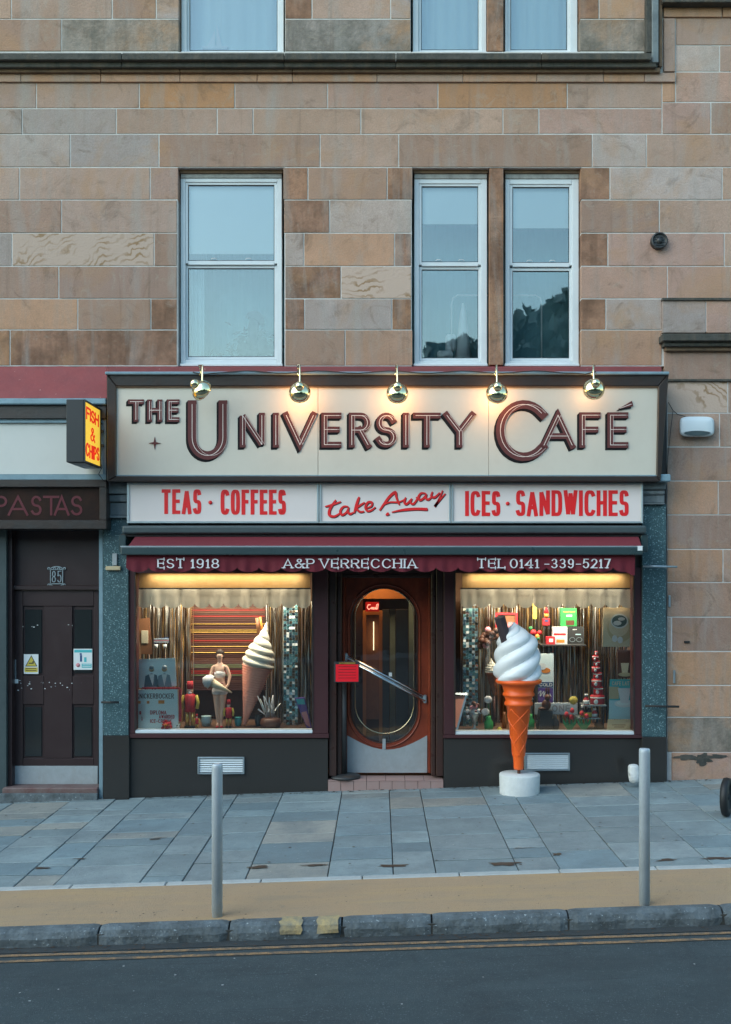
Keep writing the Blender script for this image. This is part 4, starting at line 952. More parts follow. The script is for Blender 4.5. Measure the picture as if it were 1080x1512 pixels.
ns('door_bolt', MB().pbox(22, 24, 974, 1003, dY-.012, dY), 'steel', door2); ns('latch', MB().pbox(20, 27, 1003, 1009, dY-.014, dY), 'card_white', door2)
rs2 = random.Random(4)
mb = MB()
for i in range(26):
    x = rs2.uniform(24, 120); y = rs2.choice([924, 1008, 1010, 1013, 1017, 1006])+rs2.uniform(-2, 2); mb.pbox(x, x+rs2.uniform(.6, 2.6), y, y+rs2.uniform(.4, 1.3), dY-.0085, dY-.005)
tag(ns('paint_chips', mb, 'card_white', door2), kind='stuff')
z0 = ZZ(1158, dY-.2)
ns('threshold', MB().box(XX(8), XX(148), -.09, .4, -.6, ZZ(1161, .0)), 'threshold_red', nb, bevel=.01)
ns('threshold_edge', MB().box(XX(6), XX(149), -.13, -.092, -.6, ZZ(1171, -.1)), 'kerb', nb, bevel=.006)
pl = thing('number_plate', W(84, 866, dY), 'wrought silver number plate reading 85 on the dark transom', 'number plate')
f = flat_fn(dY-.02); mb = MB()
for pts in ([(75, 841), (75, 862)], [(93, 841), (93, 862)], [(72, 841), (96, 841)], [(72, 862), (96, 862)], arc(84, 841, 9, 4.5, 180, 360, 10), arc(84, 862, 9, 3.5, 0, 180, 10), arc(72.5, 839.5, 1.6, 1.6, 0, 330, 8), arc(95.5, 839.5, 1.6, 1.6, 0, 330, 8), arc(72.5, 864, 1.6, 1.6, 0, 330, 8), arc(95.5, 864, 1.6, 1.6, 0, 330, 8), arc(81, 839.5, 1.7, 1.4, 0, 330, 8), arc(87, 839.5, 1.7, 1.4, 0, 330, 8)):
    ribbon(mb, pts, .55, .55, f, -.006, 0)
ns('scrollwork', mb, 'steel', pl); write('8', 77, 83, 843, 860, dY-.02, .7, .5, M['steel'], pl, depth=.006, name='digit'); write('5', 85, 91.5, 843, 860, dY-.02, .7, .5, M['steel'], pl, depth=.006, name='digit')
s1 = thing('warning_sticker', W(46, 994, dY), 'white and yellow warning sticker with a triangle on the left door panel', 'sticker'); Ys = dY-.010
ns('backing', MB().pbox(35.5, 57, 966, 995, Ys, Ys+.003), 'card_white', s1); ns('caption_band', MB().pbox(36.5, 56, 985.5, 992.5, Ys-.001, Ys-.0002), 'yellow', s1)
def tri(x0, x1, y0, y1, Y): return MB().prism([(W(x, y, Y).x, W(x, y, Y).z) for x, y in ((x0, y1), (x1, y1), ((x0+x1)/2, y0))], Y, Y+.001)
ns('triangle', tri(37.5, 55.5, 967.5, 984, Ys-.0015), 'black', s1); ns('triangle', tri(39.3, 53.7, 969.5, 983, Ys-.003), 'yellow', s1); ns('pictogram', MB().pbox(43, 50, 978.5, 980, Ys-.0045, Ys-.0035).pbox(48, 50.5, 976.5, 978.3, Ys-.0045, Ys-.0035), 'black', s1)
for yy in (986.8, 989.5): ns('small_print', MB().pbox(38.5, 54, yy, yy+1, Ys-.0018, Ys-.0011), 'brown', s1)
s2 = thing('bin_notice', W(122, 989, dY), 'white and teal notice with a figure at a bin on the right door panel', 'sticker')
ns('backing', MB().pbox(109, 136.5, 958, 989, Ys, Ys+.003), 'card_white', s2); ns('heading_band', MB().pbox(110, 136, 959.5, 963.5, Ys-.001, Ys-.0002), 'teal', s2); ns('pictogram', MB().pbox(118, 121, 964.5, 967, Ys-.001, Ys-.0002).pbox(118.4, 121.4, 967.3, 977, Ys-.001, Ys-.0002), 'navy', s2); ns('bin_picture', MB().pbox(124.5, 128, 970.5, 977.5, Ys-.001, Ys-.0002), 'teal', s2)
ns('caption_band', MB().pbox(121, 135.5, 980, 986, Ys-.001, Ys-.0002), 'teal', s2); ns('badge', MB().lathe([(0, 0), (.022, 0), (.022, .001), (0, .001)], W(115.5, 982, Ys-.001), 14, 0, Matrix.Rotation(R(90), 3, 'X')), 'pink', s2)
for yy in (981.3, 983.8): ns('small_print', MB().pbox(122, 134.5, yy, yy+.8, Ys-.0018, Ys-.0011), 'card_white', s2)
# fish and chips sign
Yn, Yb_ = -.89, -.30
fc = thing('projecting_sign', W(136, 690, -.6), 'lit yellow projecting box sign reading Fish and Chips in red', 'sign')
xa, xb = XX(98, Yn), XX(124, Yn); zt, zb = ZZ(589.5, Yn), ZZ(682.5, Yn)
ns('box', MB().box(xa, xb, Yn, Yb_, zb, zt), 'black', fc, bevel=.006)
t_ = .018; ns('face_frame', MB().box(xb, xb+.012, Yn, Yb_, zb, zb+t_).box(xb, xb+.012, Yn, Yb_, zt-t_, zt).box(xb, xb+.012, Yn, Yn+t_, zb+t_, zt-t_).box(xb, xb+.012, Yb_-t_, Yb_, zb+t_, zt-t_), 'black', fc)
ns('lit_face', MB().box(xb-.002, xb+.004, Yn+t_, Yb_-t_, zb+t_, zt-t_), 'sign_yellow', fc)
def ff(x, y, dy):   # x 0..1 from street end to wall, y 0..1 from the top
    return Vector((xb+.004-dy, Yn+t_+(Yb_-Yn-2*t_)*x, zt-t_-(zt-zb-2*t_)*y))
def wff(s, x0, x1, ya, yb_, hx, hy, arcy=0, slope=0):
    for i, (ch, a, b) in enumerate(layout(s, x0, x1, yb_-ya, hx, .15)):
        mb = MB(); u = (a+b)/2
        for k, pl_ in enumerate(letter_strokes(ch, a, b, ya, yb_, hx, hy)):
            pl_ = [(x, y-arcy*(1-4*(u-.5)**2)+slope*(x-.5)) for x, y in pl_]; ribbon(mb, pl_, hx, hy, ff, -.004-k*.0003, 0)
        ns('letter', mb, 'sign_red', fc)
wff('FISH', .08, .9, .08, .30, .027, .018, 0, .04); wff('&', .35, .65, .38, .62, .025, .012); wff('CHIPS', .06, .94, .66, .90, .027, .018, -.03, 0)
ns('underside_vent', MB().box(xa+.02, xb-.01, Yn+.05, Yb_-.02, zb-.006, zb-.001), 'steel_dull', fc)
for zc in (ZZ(637, -.3), ZZ(658, -.3)): ns('bracket', MB().box(xb-.03, XX(153, -.3), -.31, -.285, zc-.014, zc+.014), 'black', fc)
tag(MB().tube([W(148, 678, -.33), W(151, 690, -.34), W(146, 700, -.33), W(154, 711, -.32)], .004, 6).build('sign_wire', M['wire']), 'thin black wire hanging below the yellow fish and chips sign', 'cable')
# ------------------------------------------------------------------ street furniture
def bollard(px, pyb, label, hgt):
    x, y = gp(px, pyb); z = SL*x; r = .0335*1.0
    o = MB().lathe([(.0, -.2), (.034, -.2), (.034, .02), (.036, .021), (.036, hgt-.03), (.0355, hgt-.008), (.032, hgt-.001), (0, hgt)], (x, y, z), 28).build('bollard', M['steel_bollard'], None, origin=(x, y, z))
    tag(o, label, 'bollard', 'steel bollards along the pavement edge'); return o
M['steel_bollard'] = mat('steel_bollard', (.46, .52, .56), .42, metal=.2, var=(9, .35, (.28, .31, .33)), streak=(.3, (.6, .62, .64)))
bollard(321, 1352, 'left steel bollard standing in front of the air vent and left window', 1.012); bollard(952, 1335, 'right steel bollard, hiding a small white object, before the granite pilaster', 1.03)
# small white object behind the right bollard
c = W(938, 1162, -.35); c.z = SL*c.x; ot_ = thing('plaster_ornament', c, 'small lumpy white object by the wall, half hidden behind the right bollard', 'ornament')
ORN = [(.0, .0, .04, .032), (-.005, .0, .09, .042), (-.02, 0, .14, .045), (-.015, 0, .19, .036), (-.018, 0, .24, .04), (-.05, .0, .12, .02)]
# wheel at the right edge
c0 = gp(1083, 1205); wc = Vector((c0[0]-.06, c0[1], SL*c0[0]+.17)); wh = thing('wheel', (wc.x, wc.y, wc.z-.17), 'dark rubber wheel cut off by the right edge of the photo', 'wheel')
rot = Matrix.Rotation(R(62), 3, 'Z') @ Matrix.Rotation(R(90), 3, 'X')
ns('tyre', MB().lathe([(.11, -.03), (.14, -.035), (.165, -.025), (.17, 0), (.165, .025), (.14, .035), (.11, .03), (.11, -.03)], wc, 36, 0, rot), 'rubber', wh)
ns('rim', MB().lathe([(0, -.012), (.02, -.035), (.03, -.012), (.1, -.012), (.112, -.025), (.112, .025), (.1, .012), (.03, .012), (.02, .035), (0, .012)], wc, 30, 0, rot), 'blackish', wh)
ns('fork', MB().tube([wc+rot @ Vector((0, 0, .05)), wc+rot @ Vector((.05, .1, .05))+Vector((0, 0, .0)), wc+Vector((.12, .0, .26))], .012, 8), 'black', wh)
# giant ice cream cone
def swirl_mesh(prof, n_l, amp, turns, sharp, tilt=None, rings=90, seg=96, ph0=0, offs=None):
    vs = []; fs = []; k = len(prof)
    def pr(u):
        f_ = u*(k-1); i = min(int(f_), k-2); t_ = f_-i; t_ = t_*t_*(3-2*t_) if False else t_
        return [prof[i][q]*(1-t_)+prof[i+1][q]*t_ for q in (0, 1)]
    for i in range(rings+1):
        u = i/rings; r, z = pr(u); ox = offs(u) if offs else (0, 0)
        for j in range(seg):
            a = 2*math.pi*j/seg; ph = n_l*(a)+turns*2*math.pi*u+ph0
            b = abs(math.sin(ph/2))**sharp
            rr = r*(1-amp+amp*b)
            vs.append((rr*math.cos(a)+ox[0], rr*math.sin(a)+ox[1], z-amp*.25*r*(1-b)))
    for i in range(rings):
        for j in range(seg): fs.append((i*seg+j, i*seg+(j+1) % seg, (i+1)*seg+(j+1) % seg, (i+1)*seg+j))
    fs.append(tuple(range(seg-1, -1, -1))); fs.append(tuple(rings*seg+j for j in range(seg)))
    return vs, fs
IY = -.42; s = F/(D+IY)
ib = W(767.5, 1174, IY); ib.z = SL*ib.x
ic = thing('giant_ice_cream', ib, 'giant plastic soft ice cream in a bright orange cone on a white round base', 'ice cream model')
zt = ZZ(1142, IY)
ns('base', MB().lathe([(0, -.1), (.200, -.1), (.200, 0), (.204, zt-ib.z-.012), (.198, zt-ib.z), (0, zt-ib.z)], ib, 48), 'plinth_white', ic)
def iz(py): return ZZ(py, IY)
ns('support_rod', MB().lathe([(0, 0), (.016, 0), (.016, .06), (0, .06)], (XX(766.5, IY), IY, zt-.01), 12), 'brown', ic)
cx = XX(766, IY)
prof = [(0, 1136), (9, 1136), (10.2, 1133), (10.2, 1126), (11, 1120), (24.5, 1042), (28.2, 1041), (29, 1038.5), (28, 1036), (26, 1035), (28.4, 1028), (31.5, 1027), (32.3, 1025), (31, 1022.5), (29.5, 1021.5), (32.5, 1014), (35, 1010.5), (44.5, 1008.5), (46.5, 1006), (46, 1003.5), (42, 1002.5), (0, 1002.5)]
cxs = lambda py: 766+(py-1136)*0.022*0
ns('cone', MB().lathe([(r*.73/s, iz(y)) for r, y in prof], (cx-.0, IY, 0), 56), 'cone_orange', ic)
# raised waffle lines
for sgn in (1, -1):
    for k in range(4):
        pts = []
        for i in range(26):
            u = i/25; y = 1046+(1116-1046)*u; r = (24.2+(11-24.2)*((y-1042)/(1120-1042)))*.73/s; a = sgn*(u*4.2)+k*math.pi/2+.78; pts.append((cx+r*math.cos(a), IY+r*math.sin(a), iz(y)))
        ns('waffle_ridge', MB().tube(pts, .0055, 6), 'cone_orange', ic)
sp = [(33, 1003.5), (36, 996), (36.4, 985), (35.6, 975), (34.6, 966), (33.6, 957), (31.6, 948), (27, 940), (20.5, 934), (13, 928.5), (7, 924), (2.8, 920.5), (0.6, 918.5)]
def offs(u):
    k = max(0, (u-.55)/.45); return ((-1.5-5*k)/s, 0)
v_, f_ = swirl_mesh([(r*.985/s, iz(y)) for r, y in sp], 4, .25, -4.6, .55, offs=offs, ph0=.6)
cr = MB().add([(x+XX(765.5, IY), y+IY, z) for x, y, z in v_], f_, 0, True); ns('ice_cream', cr, 'ice_white', ic)
fa, fb = W(752, 962, IY-.03), W(738, 911, IY-.09); d_ = (fb-fa).normalized(); rot = d_.to_track_quat('Z', 'Y').to_matrix(); L0 = (fb-fa).length
fl = MB(); vs = []; seg = 40
for i in range(2):
    for j in range(seg):
        a = 2*math.pi*j/seg; r = .052*(1+.05*math.sin(a*9)); vs.append(fa+rot @ Vector((r*math.cos(a), r*math.sin(a), i*L0)))
fl.add(vs, [(j, (j+1) % seg, seg+(j+1) % seg, seg+j) for j in range(seg)]+[tuple(range(seg, 2*seg))]); ns('chocolate_flake', fl, 'flake', ic)
# menu stand by the door
ms = thing('menu_stand', W(508, 1150, -.10), 'black stand with a small red menu board left of the café door', 'menu stand')
bz = sz
ns('stand_base', MB().lathe([(0, 0), (.16, 0), (.165, .012), (.155, .03), (.03, .045), (0, .045)], (XX(509, -.02)+.0, .06, bz+.001), 36), 'black', ms)
ns('pole', MB().lathe([(0, .03), (.028, .03), (.028, ZZ(1000, 0)-bz), (0, ZZ(1000, 0)-bz)], (XX(508), .06, bz), 20), 'black', ms)
ns('board_back', MB().pbox(493.5, 531, 977, 1008, -.135, -.10), 'blackish', ms, bevel=.004); ns('menu_sheet', MB().pbox(496, 529.5, 981, 1006.5, -.139, -.1355), 'menu_red', ms)
mb = MB()
for i in range(5): mb.pbox(500, 526, 984+i*4.2, 984.6+i*4.2, -.1405, -.1392)
ns('menu_print', mb, 'dark_shadow', ms); ns('brass_clip', MB().pbox(501, 525, 978, 980.6, -.145, -.1352), 'gold', ms, bevel=.002)
# wall furniture
al = thing('wall_unit', W(1029, 646, -.1), 'white curved plastic unit fixed to the sandstone right of the café sign', 'wall unit')
mb = MB(); x0, x1, y0, y1 = 1003.5, 1055, 615, 645; vs = []; fs = []; n = 12
pts = []
SQ[0] = 4.5
o_ = arc((x0+x1)/2, (y0+y1)/2, (x1-x0)/2, (y1-y0)/2, 0, 360, 40)[:-1]
for k, (sc_, Y) in enumerate(((1.0, -.03), (1.0, -.09), (.97, -.12), (.88, -.135), (.5, -.145))):
    for x, y in o_: p = W((x0+x1)/2+(x-(x0+x1)/2)*sc_, (y0+y1)/2+(y-(y0+y1)/2)*sc_, Y); vs.append(p)
SQ[0] = 2
m_ = len(o_)
for k in range(4):
    for j in range(m_): fs.append((k*m_+j, k*m_+(j+1) % m_, (k+1)*m_+(j+1) % m_, (k+1)*m_+j))
fs.append(tuple(4*m_+j for j in range(m_))); mb.add(vs, fs, 0, True); ns('casing', mb, 'sill_white', al)
mb = MB(); o2 = [(1010+40*i/16, 639.2-3.2*math.sin(math.pi*i/16)**.5) for i in range(17)]+[(1050-40*i/16, 639.4+4.0*math.sin(math.pi*i/16)**.6) for i in range(1, 16)]
mb.prism([(W(x, y, -.147).x, W(x, y, -.147).z) for x, y in o2][::-1], -.147, -.12); ns('lens', mb, 'awning_case', al)
rv = thing('round_vent', W(972.5, 369, -.03), 'round black boiler flue cap on the sandstone right of the upper windows', 'vent')
ns('flue', MB().lathe([(0, -.01), (.086, -.01), (.086, .05), (.07, .06), (.07, .045), (.03, .045), (.03, .055), (0, .055)], W(972.5, 357, -.02), 30, 0, Matrix.Rotation(R(90), 3, 'X')), 'black', rv)
for k in range(5): z_ = (k-2)*.028; w_ = math.sqrt(.068**2-z_*z_); c = W(972.5, 357, -.072); ns('louvre', MB().box(c.x-w_, c.x+w_, c.y, c.y+.008, c.z+z_-.004, c.z+z_+.004), 'blackish', rv)
for nm, a, b, Y, m_, lb in (('metal_bar', (950, 836), (1000, 837), -.16, 'steel', 'short pale metal bar crossing from the right granite pilaster to the stone'), ('metal_bar', (953, 1042.5), (1003, 1043.5), -.17, 'wire', 'short black iron bar crossing the foot of the right granite pilaster'), ('metal_bar', (150, 1037), (176, 1037), -.16, 'wire', 'stubby black iron bar on the left granite pilaster')):
    p, q = W(*a, Y), W(*b, Y); tag(MB().tube([p, q], .012, 10).build(nm, M[m_]), lb, 'bar')
tag(MB().pbox(166, 173, 817, 835, -.13, -.10).build('junction_box', M['steel_dull'], bevel=.004), 'little grey junction box high on the left granite pilaster', 'box')
tag(MB().pbox(156, 178, 836, 842, -.14, -.10).build('bracket_stub', M['kraft'], bevel=.006), 'stubby weathered timber bracket under the junction box', 'bracket')
for i, (x, y0, y1, lb) in enumerate(((989, 879, 896, 'small steel clip on the stone beside the right pilaster, the upper one'), (996, 990, 1009, 'small steel clip on the stone near the right pilaster, the lower one'))):
    tag(MB().pbox(x-1.4, x+1.6, y0, y1, -.055, -.03).build('wall_clip', M['steel'], bevel=.003), lb, 'clip')
tag(MB().pbox(1011, 1019, 946.5, 949.5, -.05, -.03).build('old_bracket', M['rubber'], bevel=.004), 'tiny rusted iron bracket in the middle of an orange stone', 'bracket')
w = [W(987, 594, -.06), W(994, 606, -.05), W(1001, 612, -.05), W(1012, 615, -.07)]; tag(MB().tube(w, .004, 6).build('wire', M['wire']), 'thin black wire running from the sign to the white wall unit', 'cable')
w = [W(994, 606, -.055), W(990, 640, -.05), W(986, 680, -.05), W(985, 700, -.05)]; tag(MB().tube(w, .003, 6).build('wire', M['wire']), 'thin black wire dropping down the stone beside the sign', 'cable')
def blotw(px, py, rx, ry, Y, seed):
    mb = MB(); n = 26; vs = [W(px, py, Y)]
    for i in range(n):
        q = 2*math.pi*i/n; k = .75+.5*mnoise.noise((math.cos(q)*2+seed, math.sin(q)*2, seed)); vs.append(W(px+rx*k*math.cos(q), py+ry*k*math.sin(q), Y))
    mb.add(vs, [(0, i+1, (i+1) % n+1) for i in range(n)]); return mb.build('peeled_patch', M['ledge_stone'], bld)
blotw(1038, 1122, 18, 12, -.0495, 2.0); blotw(1015, 1118, 26, 5, -.0498, 5.0); blotw(1060, 1117, 22, 4, -.0501, 9.0)
# things seen in the flats above
def boat(px, py, sc_):
    b = W(px, py, .26); t = thing('model_boat', b, 'little white sailing boat model on the sill of the top left window', 'model boat')
    ns('hull', MB().hexa([b+Vector((-.12, 0, .03)), b+Vector((.12, 0, .03)), b+Vector((.14, 0, .06)), b+Vector((-.15, 0, .06))], [b+Vector((-.12, .05, .03)), b+Vector((.12, .05, .03)), b+Vector((.14, .05, .06)), b+Vector((-.15, .05, .06))]), 'cloth_white', t)
    ns('sail', MB().prism([(b.x+.01, b.z+.07), (b.x+.07, b.z+.07), (b.x+.01, b.z+.32)], b.y+.02, b.y+.026), 'cloth_white', t); ns('sail', MB().prism([(b.x-.09, b.z+.07), (b.x-.005, b.z+.07), (b.x-.005, b.z+.24)], b.y+.02, b.y+.026), 'cloth_white', t)
boat(318, 76, 1)
b = W(372, 527, .24); t = thing('house_plant', b, 'dark leafy plant and dome on the sill of the left first floor window', 'plant'); rs3 = random.Random(2); lf = MB()
for i in range(220):
    c = b+Vector((rs3.gauss(.03, .13), rs3.uniform(0, .1), .03+abs(rs3.gauss(0, .12)))); a = rs3.uniform(0, 6.3); u = Vector((math.cos(a), .2, math.sin(a)))*.045; v2 = Vector((-math.sin(a), .1, math.cos(a)))*.016; lf.quad(c-u, c-v2, c+u, c+v2)
tag(ns('foliage', lf, 'silhouette', t), kind='stuff'); ns('pot', MB().lathe([(0, 0), (.06, 0), (.08, .07), (0, .07)], b+Vector((0, .05, 0)), 16), 'silhouette', t)
p = W(378, 470, .3); ns('dome_head', MB().lathe([(.11, -.03), (.10, .02), (.06, .06), (0, .075)], p, 20, 0, Matrix.Rotation(R(25), 3, 'Y')), 'silhouette', t); ns('stem', MB().tube([p+Vector((0, 0, .05)), p+Vector((-.03, 0, -.12)), b+Vector((0, .05, .05))], .06, 8), 'silhouette', t)
for x0, x1, yt, lb in ((667, 730, 436, 'white metal airer frame behind the middle first floor window'), (735, 800, 436, 'white metal airer frame behind the right first floor window')):
    pts = [W(x0, 540, .3), W(x0, yt+14, .3), W(x0+2, yt+4, .3), W(x0+9, yt, .3), W(x1-9, yt, .3), W(x1-2, yt+4, .3), W(x1, yt+14, .3), W(x1, 540, .3)]; tag(MB().tube(pts, .008, 8).build('clothes_airer', M['cloth_white']), lb, 'airer')
c = W(684, 532, .4); tag(MB().lathe([(.0, 0), (.1, 0), (.06, .28), (.035, .5), (.01, .62), (0, .62)], c, 10).build('folded_parasol', M['cloth_white']), 'pale folded cloth cone hanging behind the middle first floor window', 'cloth')
c = W(660, 528, .28); tag(MB().box(c.x-.1, c.x+.07, c.y, c.y+.1, c.z, c.z+.08).box(c.x-.01, c.x+.1, c.y+.02, c.y+.1, c.z+.08, c.z+.26).build('sewing_machine', M['cloth_white'], bevel=.02), 'white appliance standing on the sill of the middle first floor window', 'appliance')
# ------------------------------------------------------------------ the left window display
FZ = ZZ(1079); FZR = ZZ(1081)
def tinsel(name, x0, x1, y0, y1, Y0, Y1, n, label, seed, golden=.5):
    rs_ = random.Random(seed); mb = MB(); zb_ = FZ if x0 < 560 else FZR
    for i in range(n):
        Y = rs_.uniform(Y0, Y1); X = XX(x0, Y)+(XX(x1, Y)-XX(x0, Y))*rs_.random(); zt_ = ZZ(y0, Y); zb2 = max(zb_+.002, ZZ(y1, Y)); w_ = rs_.uniform(.003, .006); k = 9; a = rs_.uniform(0, 6.3); m_ = 0 if rs_.random() < golden*.5 else (1 if rs_.random() < .5 else 2); vs = []
        for j in range(k+1):
            z = zt_+(zb2-zt_)*j/k; a += rs_.uniform(-1.1, 1.1); dx = rs_.uniform(-.004, .004)
            vs += [(X+dx-math.cos(a)*w_, Y-math.sin(a)*w_, z), (X+dx+math.cos(a)*w_, Y+math.sin(a)*w_, z)]
        mb.add(vs, [(2*j, 2*j+1, 2*j+3, 2*j+2) for j in range(k)], m_)
    o = mb.build(name, [M['tinsel_gold'], M['tinsel_silver'], M['tinsel_dark']]); tag(o, label, 'tinsel curtain', kind='stuff')
tinsel('tinsel_curtain', 201, 286, 888, 1079, .62, .8, 230, 'gold tinsel curtain at the left of the left window', 1, .45)
tinsel('tinsel_curtain', 392, 466, 888, 1079, .56, .8, 230, 'dark tinsel curtain at the right of the left window', 2, .2)
tinsel('tinsel_curtain', 680, 938, 886, 1081, .62, .85, 900, 'shimmering gold and silver tinsel curtain across the right window', 3, .5)
vb = thing('window_blind', W(340, 1000, .7), 'striped slatted blind glowing red and gold behind the left window figures', 'blind'); rs4 = random.Random(8)
simple('slat_gold_glow', (.7, .42, .10), .3, emit=((1, .6, .18), .35)); simple('slat_red_glow', (.25, .025, .02), .4, emit=((.9, .06, .03), .015)); simple('slat_green', (.15, .16, .08), .4); simple('slat_pale_glow', (.55, .5, .4), .4, emit=((1, .8, .5), .12)); simple('slat_dark', (.06, .02, .015), .5); simple('slat_brown', (.12, .05, .03), .4)  # gold, pale and red slats emit: shop lights behind put into their colour
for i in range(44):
    y = 888+i*3.0; pat = rs4.choice(['slat_dark']*4+['slat_brown']*3+['slat_red_glow', 'slat_red_glow', 'slat_green', 'slat_gold_glow', 'slat_gold_glow', 'slat_pale_glow']) if y < 1006 else 'slat_dark'
    h_ = rs4.uniform(.5, .85) if pat in ('slat_gold_glow', 'slat_pale_glow') else 1.9
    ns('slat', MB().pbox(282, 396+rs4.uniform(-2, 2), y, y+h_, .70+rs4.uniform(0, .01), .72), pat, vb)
def mirror_col(x0, x1, y0, y1, Y, label, zb_):
    t = thing('mirror_column', (XX((x0+x1)/2, Y), Y, zb_), label, 'mirror column', 'mirror tiled columns in the display windows'); a, b = XX(x0, Y), XX(x1, Y); z1 = ZZ(y0, Y)
    ns('column_core', MB().box(a, b, Y, Y+.12, zb_, z1), 'grout', t); nx = 5; nz = 44; mb = MB(); r_ = random.Random(int(x0))
    for i in range(nx):
        for j in range(nz):
            xa_ = a+(b-a)*i/nx; xb2 = a+(b-a)*(i+1)/nx; za = zb_+(z1-zb_)*j/nz; zb3 = zb_+(z1-zb_)*(j+1)/nz; g_ = .0018; tx = r_.uniform(-.0016, .0016); tz = r_.uniform(-.0016, .0016)
            mb.add([(xa_+g_, Y-.004+tx+tz, za+g_), (xb2-g_, Y-.004-tx+tz, za+g_), (xb2-g_, Y-.004-tx-tz, zb3-g_), (xa_+g_, Y-.004+tx-tz, zb3-g_)], [(0, 1, 2, 3)], (0 if r_.random() < .3 else 3 if r_.random() < (.5 if i in (1, 3) and (j//9) % 2 else .06) else 2 if r_.random() < .35 else 1))
    tag(ns('mirror_tiles', mb, [M['mirror'], M['mirror_teal'], M['tinsel_dark'], M['card_white']], t), kind='stuff')
mirror_col(419, 440, 893, 1079, .42, 'mirror tiled column at the right of the left display window', FZ)
mirror_col(684, 706, 890, 1081, .42, 'mirror tiled column at the left of the right display window', FZR)
def card(name, pts, Y, m, label, cat, th=.006, lean=0):
    """four photo corners bl, br, tr, tl"""
    fr = [W(x, y, Y+(lean if i > 1 else 0)) for i, (x, y) in enumerate(pts)]; bk = [p+Vector((0, th, 0)) for p in fr]
    c = (fr[0]+fr[1])/2; t = thing(name, c, label, cat); ns('board', MB().hexa(fr, bk), m, t); return t
t = card('photo_board', [(206, 1016), (261, 1013), (259, 971.5), (203, 973.5)], .10, 'card_pale', 'pale blue framed photo of two men propped above the Knickerbocker poster', 'framed photo')
for cxp, m1, m2 in ((224, 'suit', 'card_pale'), (243, 'blue_trim', 'card_white')):
    p = W(cxp, 990, .096); ns('printed_figure', MB().prism([(W(cxp-11, 1014.5, .096).x, W(0, 1014.5, .096).z), (W(cxp+11, 1014, .096).x, W(0, 1014, .096).z), (W(cxp+8, 998, .096).x, W(0, 997, .096).z), (p.x, W(0, 994, .096).z), (W(cxp-9, 998, .096).x, W(0, 998, .096).z)], .096, .0985), m1, t)
    ns('printed_head', MB().lathe([(0, 0), (.028, 0), (.028, .002), (0, .002)], W(cxp, 988, .096), 16, 0, Matrix.Rotation(R(90), 3, 'X')), 'kraft', t)
    ns('printed_hair', MB().lathe([(0, 0), (.024, 0), (.024, .001), (0, .001)], W(cxp, 985.5, .0945), 14, 0, Matrix.Rotation(R(90), 3, 'X')), 'suit' if m1 == 'suit' else 'steel', t)
    ns('printed_shirt', MB().prism([(W(cxp-4, 0, .094).x, W(0, 995.5, .094).z), (W(cxp+(2 if m1 == 'suit' else 0), 0, .094).x, W(0, 1013, .094).z), (W(cxp+4, 0, .094).x, W(0, 995.5, .094).z)], .094, .0955), 'card_white', t)
t = card('knickerbocker_poster', [(198, 1077.5), (264, 1077.5), (262.5, 1018), (198, 1018.5)], .06, 'card_pale', 'pale poster reading Knickerbocker Diploma Awarded Ice-Cream with red side edge', 'poster')
ns('red_edge', MB().pbox(264.3, 268, 1018, 1065, .064, .08), 'cloth_red', t); ns('red_edge', MB().pbox(210, 266, 1015, 1017.5, .064, .08), 'cloth_red', t)
write('KNICKERBOCKER', 202, 257, 1024, 1031.5, .058, .5, .45, M['brown'], t, depth=.001, gap=.16, join='heading'); write('DIPLOMA', 222, 246, 1049, 1055, .058, .45, .4, M['cloth_red'], t, depth=.001, gap=.16, join='lettering')
write('AWARDED', 235, 258, 1055.5, 1061, .058, .45, .4, M['cloth_red'], t, depth=.001, gap=.16, join='lettering'); write('ICE-CREAM', 222, 253, 1062, 1067.5, .058, .45, .4, M['cloth_red'], t, depth=.001, gap=.16, join='lettering')
for (x, y, w_, h_, m_) in ((203, 1035, 5, 4, 'orange'), (217, 1035, 4, 4, 'orange'), (206, 1050, 3, 5, 'cloth_red'), (234, 1034, 9, 5, 'orange'), (208, 1040, 7, 22, 'card_white'), (209, 1058, 2, 6, 'pink')):
    ns('printed_sundae', MB().pbox(x, x+w_, y, y+h_, .0575, .0585), m_, t)
t = card('wooden_cup_panel', [(209, 966), (225, 966), (221, 912), (202, 914)], .3, 'wood_box', 'orange brown wooden panel with a cup hanging at the left window edge', 'panel'); ns('cup_print', MB().pbox(209, 219, 931, 950, .293, .298), 'sand', t, bevel=.002)
t = card('striped_plaque', [(227, 950), (250, 949), (249, 941), (227, 943)], .3, 'navy', 'small hanging plaque with red and white stripes above the framed photo', 'plaque')
for k in range(3): ns('stripe', MB().pbox(227.5, 249.5, 943+k*2.2, 944+k*2.2, .294, .299), 'pink' if k % 2 else 'card_white', t)
for x in (229, 242): ns('cup', MB().lathe([(0, 0), (.016, 0), (.022, .04), (0, .04)], W(x+2, 957, .3), 12), 'card_white', t)
t = card('leaning_box', [(455, 1079), (461.5, 1079), (450, 1030), (435, 1031)], .2, 'purple', 'blue and lilac printed box leaning at the right of the left window', 'box', th=.05)
ns('print', MB().hexa([W(452, 1070, .196), W(459, 1074, .196), W(453, 1050, .196), W(445, 1052, .196)], [W(452, 1070, .199), W(459, 1074, .199), W(453, 1050, .199), W(445, 1052, .199)]), 'pink', t); ns('print', MB().hexa([W(440, 1040, .196), W(451, 1040, .196), W(449, 1032, .196), W(437, 1032, .196)], [W(440, 1040, .199), W(451, 1040, .199), W(449, 1032, .199), W(437, 1032, .199)]), 'teal', t)
